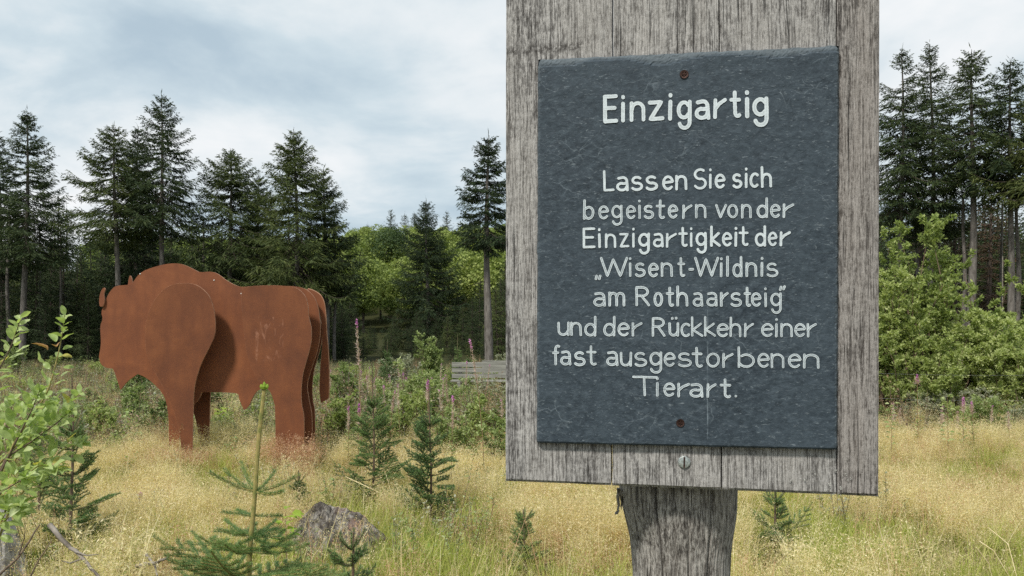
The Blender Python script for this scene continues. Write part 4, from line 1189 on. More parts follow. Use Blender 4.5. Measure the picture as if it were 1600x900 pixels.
def fbranch(b, tip, nl=.0185, dens=3000, subs=0, sag=.02, rad=.004, mat='needle_young'):
    b = np.array(b); tip = np.array(tip); s = np.linspace(0, 1, 7)
    ax = b + (tip - b) * s[:, None] - np.array([0, 0, 1.]) * (sag * np.sin(s * math.pi))[:, None]
    g = Geo(); tube(g, ax, np.linspace(rad, rad * .5, 7), 5, 1, False)
    L = np.linalg.norm(tip - b); needles_on(g, ax, int(L * dens), nl, .0016, .80, rfs, up=.45)
    d = (tip - b) / L; side = norm(np.cross(d, [0, 0, 1.]))
    for k in range(subs):
        s1 = .2 + .65 * (k // 2) / max(1, subs // 2); sg = 1 if k % 2 else -1
        l = L * (1 - s1) * .62; p = ax[0] * (1 - s1) + ax[-1] * s1
        a2 = p + norm(d * .9 + sg * side * .8 + np.array([0, 0, -.05])) * (l * np.linspace(0, 1, 4))[:, None]
        tube(g, a2, [rad * .5] * 4, 4, 1, False); needles_on(g, a2, int(l * dens), nl, .0016, .80, rfs, up=.4)
    return g.obj('branch', [M[mat], M['stem_green']], fs)
w0 = rel(399, 768)
for (px, py, dd) in ((328, 738, -.02), (350, 733, .08), (376, 722, .16), (467, 742, .02), (442, 768, -.12), (430, 735, .15)):
    fbranch(w0, rel(px, py, fd + dd), sag=.012, rad=.0045, mat='needle_young')
w1 = rel(395, 806)
for (px, py, dd) in ((348, 800, .02), (440, 806, .03), (370, 797, .12)): fbranch(w1, rel(px, py, fd + dd), sag=.0, rad=.003)
w2 = rel(393, 836)
for (px, py, dd) in ((340, 826, -.06), (352, 812, .2), (445, 828, -.03), (432, 812, .2), (420, 850, -.2)): fbranch(w2, rel(px, py, fd + dd), subs=2, sag=.01, rad=.0035)
w3 = rel(391, 862)
for (px, py, dd) in ((310, 838, -.1), (483, 850, 0), (470, 826, .2), (350, 850, -.25)): fbranch(w3, rel(px, py, fd + dd), subs=4, sag=.02)
w4 = rel(388, 905)
for (px, py, dd) in ((240, 838, .05), (262, 872, -.1), (300, 830, .35), (330, 862, -.3), (512, 884, -.05), (560, 905, -.1), (470, 872, .3), (420, 900, -.4), (290, 905, -.35)): fbranch(w4, rel(px, py, fd + dd), subs=8, sag=.03, rad=.006)
w5 = rel(387, 960)
for (px, py, dd) in ((230, 905, .1), (560, 935, .1), (330, 925, -.4), (470, 930, -.35), (280, 890, .3), (500, 900, .3)): fbranch(w5, rel(px, py, fd + dd), subs=8, sag=.03, rad=.006)
# second small foreground spruce by the stump
sapling(549, 832, 960, 3.4, .26, 'small spruce leader poking up in front of the grey stump', 420, zc=.3, leader=.12, dens=2000, nw=.002, dz=.10)

# ---------------------------------------------------------------- willow shrub at the left
wd = 3.0
wb = Vector((P(-40, 500, wd).x, wd, 0)); wb.z = gz(wb.x, wb.y)
ws = empty('willow_shrub', wb, 'bright green willow shrub with large oval leaves at the left picture edge', 'shrub')
def wr(px, py, d=wd): return np.array(P(px, py, d) - wb)
def leaf_mesh(seed, mat, fold, curl):
    r = random.Random(seed); g = Geo(); n = 7; rows = []
    for k in range(n + 1):
        t = k / n; w = .30 * math.sin(math.pi * min(1, t * .92 + .04)) ** .75 * (1 - .15 * t)
        if k == n: w = .004
        z = -curl * t * t + .03 * math.sin(t * 9 + seed)
        for s in (-1, -.5, 0, .5, 1):
            rows.append((t, s * w, z + fold * abs(s) * w + .012 * math.sin(t * 20 + s * 4)))
    i = np.arange(n)[:, None] * 5 + np.arange(4)[None]
    g.add(rows, np.stack([i, i + 5, i + 6, i + 1], -1).reshape(-1, 4))
    return g.mesh('leaf', mat, True)
LM = [leaf_mesh(1, M['willow_leaf'], .35, .18), leaf_mesh(2, M['willow_leaf'], .6, .35), leaf_mesh(3, M['willow_leaf'], .2, -.10), leaf_mesh(4, M['willow_leaf'], .5, .05)]
LY = leaf_mesh(5, M['yellow_leaf'], .4, .3); LB = leaf_mesh(6, M['brown_leaf'], .7, .6)
stems = [
 [(-40, 1000), (10, 705), (56, 644), (77, 608), (94, 542), (101, 492)],
 [(-70, 900), (-40, 700), (-14, 600), (16, 545), (33, 497)],
 [(-40, 950), (0, 760), (40, 690), (85, 650), (128, 612)],
 [(-50, 950), (-10, 760), (30, 680), (50, 640), (62, 610)],
 [(-40, 980), (10, 800), (60, 740), (100, 700), (135, 690)],
 [(-60, 950), (-25, 780), (0, 700), (15, 650), (22, 622)],
 [(-40, 990), (-5, 830), (25, 760), (60, 725), (98, 735)],
 [(-60, 940), (-30, 820), (0, 770), (25, 755), (45, 745)],
 [(-50, 960), (-15, 740), (20, 700), (55, 670), (82, 632)],
 [(-40, 960), (0, 720), (50, 690), (90, 660), (112, 640)],
 [(-60, 960), (-30, 850), (0, 820), (22, 800), (30, 790)],
]
rw = np.random.default_rng(88); nl_ = 0; rest = Geo()
from mathutils import Matrix
for si, st in enumerate(stems):
    dd = rw.uniform(-.18, .22) if si > 1 else 0
    ctrl = np.array([wr(px, py, wd + dd * k / 4) for k, (px, py) in enumerate(st)])
    if si == 0: pass
    t = np.linspace(0, len(ctrl) - 1, 24)
    ax = np.column_stack([np.interp(t, range(len(ctrl)), ctrl[:, i]) for i in range(3)])
    for _ in range(2): ax[1:-1] = (ax[:-2] + ax[1:-1] * 2 + ax[2:]) / 4
    g = Geo(); tube(g, ax, np.linspace(.0055, .0013, 24), 6); g.obj('stem', M['stem_brown'] if si % 2 else M['stem_green'], ws, smooth=True)
    n = 46 if si > 1 else 32; az = rw.uniform(0, 6.28)
    for k in range(n):
        s = 1 - (k / n) * (.62 if si else .55); i = s * 23 ; i0 = min(22, int(i)); p = ax[i0] + (ax[i0 + 1] - ax[i0]) * (i - i0)
        tg_ = Vector(ax[i0 + 1] - ax[i0]).normalized()
        az += 2.4
        sp = .45 if k == 0 else rw.uniform(.75, 1.15)
        side = Vector((math.cos(az), math.sin(az) * .8, .15)); side = (side - tg_ * side.dot(tg_)).normalized()
        L = (.039 + .011 * min(1, k / 6)) * rw.uniform(.75, 1.2)
        # short side twigs low on the stem spread the leaves
        off = side * (rw.uniform(0, .055) if k > 9 else 0)
        p = Vector(p) + off
        dv = (tg_ * math.cos(sp) + side * math.sin(sp) + Vector((0, 0, rw.uniform(-.2, .3)))).normalized()
        up = (Vector((rw.normal(0, .45), -.35 + rw.normal(0, .45), 1))); yv = up.cross(dv).normalized(); zv = dv.cross(yv)
        mt = Matrix((dv, yv, zv)).transposed().to_4x4(); mt = Matrix.Translation(p) @ mt @ Matrix.Scale(L, 4)
        me = LM[rw.integers(0, 4)]
        if rw.random() < .05: me = LY
        if si == 0 and k in (11, 13): me = LB
        if nl_ < 296:
            o = bpy.data.objects.new('leaf', me); link(o); o.parent = ws; o.matrix_local = mt; nl_ += 1
        else:
            vv = np.array([tuple(mt @ v.co) for v in me.vertices]); rest.add(vv, [list(pp.vertices) for pp in me.polygons])
if rest.n:
    o = rest.obj('foliage', M['willow_leaf'], ws, smooth=True); o['kind'] = 'stuff'
# lime green maple-like sprig beside the foreground spruce
def sprig(px, top, bot, d, label, mat, seed, n=16, leaf=.045, name='broadleaf_seedling'):
    r = np.random.default_rng(seed); x = (px - 800) / F * d; z0 = gz(x, d); H = EYE + (HY - top) / F * d - z0; hb = max(.02, EYE + (HY - bot) / F * d - z0)
    e_ = empty(name, (x, d, z0), label, 'plant'); g = Geo()
    tube(g, [(0, 0, 0), (.01, 0, H * .5), (0, 0, H * .96)], [.004, .003, .0015], 5); g.obj('stem', M['stem_red'], e_)
    pos = np.column_stack([r.normal(0, .012, n), r.normal(0, .012, n), r.uniform(hb, H, n)]); a = r.uniform(0, 6.28, n)
    d_ = np.column_stack([np.cos(a), np.sin(a), r.uniform(-.2, .4, n)]); g = Geo()
    blades(g, pos + d_ * .02, d_, leaf * r.uniform(.7, 1.25, n), leaf * .62 * r.uniform(.8, 1.2, n), up=np.array([0, -.3, 1.]) + r.normal(0, .3, (n, 3)), kind='leaf')
    g.obj('foliage', M[mat], e_)
sprig(446, 792, 845, 3.5, 'lime green seedling with broad leaves right of the foreground spruce trunk', 'lime_leaf', 5, 14, .055)
sprig(1392, 628, 700, 9, 'pale leafed weed stalk at the right edge of the sign board', 'weed_leaf', 6, 30, .06)
sprig(1480, 615, 690, 9, 'pale green leafy stalk between two fireweeds at the right', 'weed_leaf', 7, 34, .06)
sprig(345, 640, 700, 12, 'bright green plant seen under the bison belly', 'lime_leaf', 8, 50, .10)
sprig(200, 640, 700, 11, 'bright leafy plant under the bison beard', 'willow_leaf', 9, 50, .10)

# ---------------------------------------------------------------- stumps, dead wood, stones
def stump(name, cx, d, w, h, label, seed, mat='deadwood', flat=.55):
    x = (cx - 800) / F * d; z0 = gz(x, d)
    e_ = empty(name, (x, d, z0), label, 'tree stump')
    g = Geo(); nA, nz = 110, 34; V = []
    for k in range(nz):
        t = k / (nz - 1)
        for i in range(nA):
            a = 2 * math.pi * i / nA; ca, sa = math.cos(a), math.sin(a)
            root = .34 * max(0, math.sin(a * 2.5 + seed)) ** 2 * (1 - t) ** 2
            prof = (1 - t ** 3) ** flat if t < .999 else 0
            fib = .05 * noise.noise(Vector((a * 11, t * 2.5, seed))) + .045 * noise.noise(Vector((a * 27, t * 4, seed))) + .03 * noise.noise(Vector((a * 50, t * 6, seed)))
            rr = w / 2 * prof * (1 + root + .22 * noise.noise(Vector((ca * 2, sa * 2, t * 2 + seed))) + fib)
            zz = h * t * (1 + .30 * noise.noise(Vector((ca * rr / w * 4, sa * rr / w * 4, seed + 5))) * t ** 2 + .12 * noise.noise(Vector((ca * rr / w * 22, sa * rr / w * 22, seed))) * t ** 2) - .06 * (1 - t)
            V.append((rr * ca * 1.08 - .10 * t * w, rr * sa * .8, zz))
    i = np.arange(nz - 1)[:, None] * nA + np.arange(nA)[None]; j = np.arange(nz - 1)[:, None] * nA + (np.arange(nA)[None] + 1) % nA
    g.add(V, np.stack([i, j, j + nA, i + nA], -1).reshape(-1, 4))
    g.obj('wood', M[mat], e_, smooth=False)
    return e_
t = NT('stump_wood'); tc = t.n('ShaderNodeTexCoord'); v = tc.outputs['Object']
a = t.noise(t.map(v, (34, 34, 6)), 1, 6, .7, .5); b = t.noise(v, 7, 4, .6); c = t.noise(t.map(v, (1, 1, 1), loc=(2, 3, 1)), 4.5, 3, .5)
col = t.ramp(a, [(.36, (.035, .030, .027)), (.5, (.16, .145, .13)), (.66, (.38, .36, .33))])
col = t.mix(t.ramp(b, [(.5, 0.0), (.62, .7)]), col, (.05, .042, .036)); col = t.mix(t.ramp(c, [(.58, 0.0), (.66, .45)]), col, (.30, .17, .155))
t.pbr(col, .9, t.bump(a, .9, .03), .15); M['stump'] = t.m
M['pale_stump'] = simple('pale_stump_wood', (.16, .15, .14), (.46, .45, .43), 16, .9, 0, .2, .8, 6, .03)
st_ = stump('tree_stump', 532, 5.15, .66, .385, 'weathered grey tree stump with a reddish patch, sunk in dry grass', 3, 'stump')
g = Geo()
for (px, py, w) in ((604, 842, .03), (596, 848, .022), (606, 850, .018)):
    p = P(px, py, 5.1) - st_.location
    tube(g, [p + Vector((-.12, 0, -.02)), p + Vector((-.04, 0, .0)), p], [w, w * .8, w * .3], 8)
g.obj('root', M['bark_dark'], st_, smooth=True)
stump('tree_stump', -8, 4.6, .32, .60, 'pale grey broken stump behind the willow leaves at the left edge', 8, 'pale_stump')
def stick(name, pts, rad, label, cat='branch', mat='deadwood', tw=()):
    p0 = P(*pts[0]); p0.z = gz(p0.x, p0.y)
    e_ = empty(name, p0, label, cat)
    pp = [P(*p) - p0 for p in pts]; g = Geo()
    q_ = []
    for a, b in zip(pp[:-1], pp[1:]):
        for k in range(4): q_.append(a.lerp(b, k / 4) + Vector([random.gauss(0, rad * .25) for _ in range(3)]))
    q_.append(pp[-1])
    tube(g, q_, np.linspace(rad, rad * .5, len(q_)), 8); g.obj('limb', M[mat], e_, smooth=True)
    for tp_ in tw:
        g = Geo(); pt = [P(*p) - p0 for p in tp_]; tube(g, pt, np.linspace(rad * .5, rad * .12, len(pt)), 6); g.obj('twig', M[mat], e_, smooth=True)
stick('fallen_branch', [(78, 820, 3.7), (105, 850, 3.65), (128, 872, 3.6), (158, 905, 3.5)], .0125, 'grey forked dead branch lying across the lower left corner', tw=[[(118, 862, 3.6), (135, 868, 3.6), (155, 866, 3.6)], [(128, 873, 3.6), (110, 880, 3.6), (96, 876, 3.6)]])
stick('fallen_branch', [(-10, 905, 3.2), (30, 870, 3.3), (62, 820, 3.4)], .006, 'thin bent dark twig at the bottom left corner', mat='stem_brown', tw=[[(28, 872, 3.3), (38, 840, 3.3), (40, 815, 3.3)]])
stick('fallen_branch', [(40, 915, 3.2), (58, 880, 3.25), (80, 845, 3.3)], .004, 'thinner straight twig beside the bent dark one', mat='stem_brown')
stick('fallen_branch', [(215, 884, 3.9), (240, 880, 3.85), (262, 872, 3.8)], .012, 'short pale stick left of the foreground spruce boughs')
stick('fallen_branch', [(228, 866, 4.0), (240, 880, 3.9), (246, 900, 3.8)], .008, 'pale crooked stick crossing the short one')
for k, (px, py, d, lb) in enumerate([(300, 655, 14, 'largest pale log piece seen between the bison legs and beard'), (175, 662, 13, 'pale log behind the grass left of the bison legs'), (220, 645, 15, 'small pale wood piece in the weeds under the bison head')]):
    stick('log', [(px - 25, py, d), (px + 5, py - 2, d), (px + 28, py + 2, d + .1)], .07 - .015 * k, lb, 'log')
# arched dry stalks
def stalk(pts, rad, label):
    stick('dry_stalk', pts, rad, label, 'stalk', 'grass_straw')
M['grass_straw'] = simple('straw_stalk', (.5, .40, .22), (.7, .6, .38), 30, .7)
stalk([(1393, 915, 3.6), (1386, 870, 3.6), (1372, 815, 3.6)], .003, 'straight pale stalk leaning left at the bottom right')
stalk([(540, 745, 6.5), (590, 768, 6.4), (635, 795, 6.3)], .004, 'straw stalk arching down right of the stump')
stalk([(1530, 845, 4.0), (1552, 860, 3.95), (1580, 905, 3.9)], .0025, 'first of three bowed straw blades at the lower right')
stalk([(1545, 825, 4.1), (1575, 850, 4.0), (1590, 905, 3.9)], .0025, 'highest of three bowed straw blades at the lower right')
stalk([(1525, 855, 3.9), (1545, 880, 3.9), (1552, 915, 3.9)], .0025, 'lowest of three bowed straw blades at the lower right')

# ---------------------------------------------------------------- fireweed
def fireweed(px, top, d, label, seed, lean=0.0, bloom=.08, silk=.4, group='fireweed stalks', leafy=True, fl=1.0):
    r = np.random.default_rng(seed); x = (px - 800) / F * d; z0 = gz(x, d); H = EYE + (HY - top) / F * d - z0
    e_ = empty('fireweed', (x, d, z0), label, 'flower', group)
    s = np.linspace(0, 1, 9); ax = np.column_stack([lean * (s ** 2 - 1), .03 * s, H * s])
    g = Geo(); tube(g, ax, np.linspace(.006, .002, 9), 5); g.obj('stem', M['stem_red'], e_)
    at = lambda f: np.column_stack([np.interp(f, s, ax[:, i]) for i in range(3)])
    if silk > 0:
        n = 150; f = r.uniform(1 - silk, 1 - bloom * .5, n); g = Geo(); p = at(f); w = (1.02 - f)[:, None] / silk
        dv = r.normal(size=(n, 3)) + [0, 0, 1.4]
        blades(g, p + r.normal(0, .006, (n, 3)), dv, r.uniform(.03, .07, n) * (1.25 - (f - 1 + silk) / silk), .006, kind='tri'); g.obj('seed_pod', M['silk'], e_)
    n = int(40 * fl); f = r.uniform(1 - bloom, 1.0, n); g = Geo(); p = at(f); dv = r.normal(size=(n, 3)) + [0, 0, .3]
    blades(g, p, dv, r.uniform(.012, .028, n), .015); g.obj('blossom', M['magenta'], e_)
    if leafy:
        n = 46; f = r.uniform(.15, 1 - silk, n); g = Geo(); p = at(f); a_ = r.uniform(0, 6.28, n)
        blades(g, p, np.column_stack([np.cos(a_), np.sin(a_), r.uniform(.1, .6, n)]), r.uniform(.06, .11, n), .018, up=np.tile([0, 0, 1.], (n, 1)), kind='leaf'); g.obj('foliage', M['weed_leaf'], e_)
fireweed(556, 499, 8.5, 'tallest fireweed spike, magenta tip and pale seed silk, right of the bison tail', 1, -.07, .05, .28)
fireweed(734, 530, 8.5, 'leaning fireweed spike in front of the bench', 2, -.17, .06, .28)
fireweed(560, 632, 8.8, 'short fireweed with a bright pink bloom at the foot of the tall one', 3, 0, .10, .25, fl=2.5)
fireweed(544, 636, 9.0, 'short fireweed just left of the brightest pink bloom', 4, 0, .09, .3)
fireweed(668, 594, 7.0, 'fireweed with one purple bloom above the small spruce', 5, 0, .08, .15, fl=2.0)
fireweed(708, 620, 8.0, 'dull pink fireweed right of the small spruce', 6, .02, .05, .3)
fireweed(1435, 586, 9.5, 'fireweed with a purple bloom right of the board, before the thicket', 7, 0, .07, .1, fl=2.5)
fireweed(1508, 622, 9.2, 'fading fireweed with pale lilac tips at the foot of the right thicket', 8, .02, .10, .2, fl=2.0)
fireweed(1520, 628, 9.4, 'second, shorter lilac fireweed right beside the fading one', 9, -.02, .10, .2)
fireweed(217, 772, 5.8, 'single low pink flower in the blond grass left of the foreground spruce', 10, 0, .10, .0, leafy=False, fl=1.5)
rr_ = random.Random(3)
for k in range(46):
    px = rr_.uniform(505, 640) if k % 3 else rr_.uniform(640, 785); d = rr_.uniform(9.5, 15)
    fireweed(px, rr_.uniform(560, 640), d, 'withered pinkish fireweed in the tangle between the bison and the sign', 500 + k, rr_.uniform(-.1, .1), .04, rr_.uniform(.25, .45), 'withered fireweed in the clearing', fl=rr_.choice((.1, .1, .8)))
for k in range(8):
    fireweed(rr_.uniform(1380, 1600), rr_.uniform(625, 650), rr_.uniform(10, 12), 'withered brownish fireweed along the foot of the right thicket', 560 + k, rr_.uniform(-.1, .1), .02, .4, 'withered fireweed by the thicket', fl=.05)

# ---------------------------------------------------------------- benches, wire fence
def box(g, x0, x1, y0, y1, z0, z1, m=0):
    g.add([(x0, y0, z0), (x1, y0, z0), (x1, y1, z0), (x0, y1, z0), (x0, y0, z1), (x1, y0, z1), (x1, y1, z1), (x0, y1, z1)],
          [[3, 2, 1, 0], [4, 5, 6, 7], [0, 1, 5, 4], [1, 2, 6, 5], [2, 3, 7, 6], [3, 0, 4, 7]], m)
t = NT('bench_board'); tc = t.n('ShaderNodeTexCoord'); a = t.noise(t.map(tc.outputs['Object'], (1.2, 20, 30)), 1, 5, .6)
t.pbr(t.ramp(a, [(.35, (.13, .13, .115)), (.65, (.31, .31, .28))]), .8, t.bump(a, .3, .01), .2); M['bench_board'] = t.m
def bench(px0, px1, top, d, label):
    p0 = P(px0, 500, d); x1 = (px1 - 800) / F * d; L = x1 - p0.x; z0 = gz(p0.x, d); ztop = EYE + (HY - top) / F * d - z0
    e_ = empty('wooden_bench', (p0.x, d, z0), label, 'bench')
    h = .13
    for k in range(3):
        g = Geo(); box(g, 0, L, 0, .035, ztop - .125 - k * .15, ztop - k * .15 - .006 * k); g.obj('back_slat', M['bench_board'], e_)
    for k in range(3):
        g = Geo(); box(g, 0, L, -.14 - k * .14, -.02 - k * .14, ztop - .50, ztop - .465); g.obj('seat_slat', M['bench_board'], e_)
    for x in (.22, L - .22):
        g = Geo(); box(g, x - .045, x + .045, .036, .11, -.1, ztop - .02); g.obj('leg', M['bench_board'], e_)
        g = Geo(); box(g, x - .045, x + .045, -.42, -.34, -.1, ztop - .502); g.obj('leg', M['bench_board'], e_)
    return e_
bench(706, 806, 566, 20, 'grey slatted wooden bench half hidden by tall weeds beside the sign board')
bench(753, 850, 563.5, 23, 'second pale bench behind the first, mostly hidden by the sign board')
# wire fence on the right
wx0 = P(1376, 577, 12.6); wx1 = P(1640, 584, 12.2)
wf = empty('wire_fence', (wx0.x, 12.6, gz(wx0.x, 12.6)), 'thin sagging wire fence crossing in front of the right thicket', 'fence')
for dzw in (0, -.42):
    g = Geo(); a_, b_ = wx0 - Vector(wf.location) + Vector((-1.6, 0, dzw)), wx1 - Vector(wf.location) + Vector((1, 0, dzw))
    pts = [a_.lerp(b_, k / 16) - Vector((0, 0, .06 * math.sin(math.pi * k / 16))) for k in range(17)]
    tube(g, pts, [.0014] * 17, 5); g.obj('wire', M['wire'], wf)
for e0, e1 in ((a_, -dzw), (b_, -dzw)):
    g = Geo(); tube(g, [(e0.x, e0.y, -.2), (e0.x, e0.y, e0.z + .55)], [.045, .04], 10); g.obj('fence_post', M['deadwood'], wf)
# thin stake
d = 16.3; x = (1566 - 800) / F * d; e_ = empty('stake', (x, d, gz(x, d)), 'thin pale upright stake beside the airy small tree', 'stake')
g = Geo(); tube(g, [(0, 0, -.1), (0.01, 0, EYE + 100 / F * d - gz(x, d))], [.014, .010], 8); g.obj('pole', M['deadwood'], e_)

# ---------------------------------------------------------------- grasses (ground cover, scattered)
def gn_scatter(name, pts, rot, scl, idx, sources, label=None, cat=None):
    me = bpy.data.meshes.new(name); me.vertices.add(len(pts)); me.vertices.foreach_set('co', np.asarray(pts, float).ravel())
    a = me.attributes.new('rot', 'FLOAT_VECTOR', 'POINT'); a.data.foreach_set('vector', np.asarray(rot, np.float32).ravel())
    a = me.attributes.new('scl', 'FLOAT', 'POINT'); a.data.foreach_set('value', np.asarray(scl, np.float32))
    a = me.attributes.new('pick', 'INT', 'POINT'); a.data.foreach_set('value', np.asarray(idx, np.int32))
    o = bpy.data.objects.new(name, me); link(o)
    ng = bpy.data.node_groups.new(name + '_scatter', 'GeometryNodeTree')
    ng.interface.new_socket('Geometry', in_out='INPUT', socket_type='NodeSocketGeometry')
    ng.interface.new_socket('Geometry', in_out='OUTPUT', socket_type='NodeSocketGeometry')
    N = ng.nodes.new; Lk = ng.links.new
    gi = N('NodeGroupInput'); go = N('NodeGroupOutput'); jn = N('GeometryNodeJoinGeometry')
    ar = N('GeometryNodeInputNamedAttribute'); ar.data_type = 'FLOAT_VECTOR'; ar.inputs[0].default_value = 'rot'
    as_ = N('GeometryNodeInputNamedAttribute'); as_.data_type = 'FLOAT'; as_.inputs[0].default_value = 'scl'
    ai = N('GeometryNodeInputNamedAttribute'); ai.data_type = 'INT'; ai.inputs[0].default_value = 'pick'
    for k, s in enumerate(sources):
        oi = N('GeometryNodeObjectInfo'); oi.inputs[0].default_value = s; oi.transform_space = 'ORIGINAL'
        ip = N('GeometryNodeInstanceOnPoints'); cp = N('FunctionNodeCompare'); cp.data_type = 'INT'; cp.operation = 'EQUAL'
        Lk(ai.outputs[0], cp.inputs[2]); cp.inputs[3].default_value = k
        Lk(gi.outputs[0], ip.inputs['Points']); Lk(cp.outputs[0], ip.inputs['Selection']); Lk(oi.outputs['Geometry'], ip.inputs['Instance'])
        e2r = N('FunctionNodeEulerToRotation'); Lk(ar.outputs[0], e2r.inputs[0]); Lk(e2r.outputs[0], ip.inputs['Rotation'])
        Lk(as_.outputs[0], ip.inputs['Scale']); Lk(ip.outputs[0], jn.inputs[0])
    Lk(jn.outputs[0], go.inputs[0])
    md = o.modifiers.new('scatter', 'NODES'); md.node_group = ng
    o['kind'] = 'stuff'
    if label: o['label'] = label; 
    if cat: o['category'] = cat
    return o
def src(g, name, mats):
    return bpy.data.objects.new(name, g.mesh(name, mats))     # not linked: only its copies are shown
def tuft_green(seed, n=55, H=.34, mats=('grass_green',), W=.005, rad=.07, name='green_tuft'):
    r = np.random.default_rng(seed); g = Geo()
    b = np.column_stack([r.normal(0, rad, n), r.normal(0, rad, n), np.full(n, -.03)])
    h = H * r.uniform(.45, 1.1, n)
    strips(g, b, r.uniform(0, 6.28, n), h, h * r.uniform(.15, .8, n), W * r.uniform(.6, 1.3, n), 3)
    return src(g, name, [M[m] for m in mats])
def tuft_panicle(seed, n=12, H=.62, mat='grass_blond', W=.0022, name='blond_tuft', spik=38, base=26, fluff=1.0):
    r = np.random.default_rng(seed); g = Geo()
    m = base
    b = np.column_stack([r.normal(0, .06, m), r.normal(0, .06, m), np.full(m, -.03)]); h = H * r.uniform(.25, .6, m)
    strips(g, b, r.uniform(0, 6.28, m), h, h * r.uniform(.2, .9, m), .0045 * r.uniform(.6, 1.2, m), 3, 1)
    for k in range(n):
        az = r.uniform(0, 6.28); hh = H * r.uniform(.7, 1.12); bd = hh * r.uniform(.05, .42)
        b0 = np.array([[r.normal(0, .05), r.normal(0, .05), -.03]])
        strips(g, b0, np.array([az]), np.array([hh]), np.array([bd]), np.array([W * 1.8]), 4, 0)
        f = r.uniform(.58, 1.0, spik)
        c = b0 + np.column_stack([np.cos(az) * bd * f ** 2, np.sin(az) * bd * f ** 2, hh * (f - .12 * f ** 2)])
        wd_ = .055 * fluff * np.sin((f - .55) / .47 * 3.0).clip(.1)[:, None]
        off = r.normal(0, 1, (spik, 3)) * np.array([1, 1, .5]); off = off * wd_
        # branchlets
        k2 = spik // 3
        blades(g, c[:k2], off[:k2] + [0, 0, .01], np.linalg.norm(off[:k2], axis=1) * 1.3, W * .5, kind='tri', m=0)
        blades(g, c + off, r.normal(size=(spik, 3)) + [0, 0, .6], r.uniform(.008, .020, spik), r.uniform(.0024, .0058, spik), m=0)
    return src(g, name, [M[mat], M['grass_green'] if mat == 'grass_blond' else M['thatch']])
def tuft_thatch(seed, n=60):
    r = np.random.default_rng(seed); g = Geo()
    b = np.column_stack([r.normal(0, .12, n), r.normal(0, .12, n), r.uniform(0, .05, n)]); h = r.uniform(.03, .16, n)
    strips(g, b, r.uniform(0, 6.28, n), h, r.uniform(.05, .25, n), .004 * r.uniform(.6, 1.3, n), 3)
    return src(g, 'thatch_tuft', [M['thatch']])
def weed(seed, n=5, H=.5, mat='weed_leaf', leaf=.06):
    r = np.random.default_rng(seed); g = Geo()
    for k in range(n):
        az = r.uniform(0, 6.28); h = H * r.uniform(.5, 1.1); b = np.array([r.normal(0, .07), r.normal(0, .07), 0])
        top = b + np.array([math.cos(az) * h * .25, math.sin(az) * h * .25, h])
        tube(g, [b, (b + top) / 2 + [0, 0, .03], top], [.004, .003, .0015], 3, 1, False)
        m = 22; f = r.uniform(.15, 1.0, m)[:, None]; a = r.uniform(0, 6.28, m)
        blades(g, b * (1 - f) + top * f, np.column_stack([np.cos(a), np.sin(a), r.uniform(-.1, .9, m)]), leaf * r.uniform(.5, 1.2, m), leaf * .35 * r.uniform(.7, 1.3, m), up=np.tile([0, 0, 1.], (m, 1)) + r.normal(0, .3, (m, 3)))
    return src(g, 'weed', [M[mat], M['stem_brown']])

def wedge(n, d0, d1, r, x0=-.78, x1=.80, p=1.0):
    """random ground points, even per area, in the field of view"""
    d = np.sqrt(r.uniform(d0 ** 2, d1 ** 2, n)); t = r.uniform(x0, x1, n)
    return d * t, d
def field(x, y, s, seed):
    return np.array([noise.noise(Vector((a * s, b * s, seed))) for a, b in zip(x, y)])
rg = np.random.default_rng(123)
def clear_of(x, y):
    ok = np.ones(len(x), bool)
    pxx = 800 + x / y * F
    # the post's foot and the sawn stump stay free
    ok &= (x - sign_o.x) ** 2 + (y - 1.3) ** 2 > .15 ** 2
    ok &= (x - (533 - 800) / F * 5.15) ** 2 / .33 ** 2 + (y - 5.15) ** 2 / .30 ** 2 > 1
    # trodden, thinner grass before the stump and the bison's feet
    for cp_, cd_, cw_ in ((1213, 5.5, 48), (819, 4.9, 34), (583, 7.3, 40), (672, 6.5, 42)):     # grass stays short round the young spruces
        ok &= ~((abs(pxof(x, y) - cp_) < cw_) & (y > cd_ - .95) & (y < cd_ + .15) & (rg.uniform(0, 1, len(x)) < .85))
    thin = rg.uniform(0, 1, len(x)) < .3
    ok &= ~((abs(pxof(x, y) - 535) < 85) & (y > 4.2) & (y < 5.1) & thin)
    return ok
def scatter(name, counts, sources, keep, smin, smax, tilt=.12, label=None, cat=None, hs=None):
    xs, ys = [], []
    for (n, d0, d1) in counts:
        x, y = wedge(n, d0, d1, rg); xs.append(x); ys.append(y)
    x = np.concatenate(xs); y = np.concatenate(ys)
    k = clear_of(x, y) & keep(x, y); x, y = x[k], y[k]
    n = len(x)
    rot = np.column_stack([rg.normal(0, tilt, n), rg.normal(0, tilt, n), rg.uniform(0, 6.28, n)])
    s = rg.uniform(smin, smax, n)
    if hs is not None: s *= hs(x, y)
    return gn_scatter(name, np.column_stack([x, y, ground_z(x, y)]), rot, s, rg.integers(0, len(sources), n), sources, label, cat)

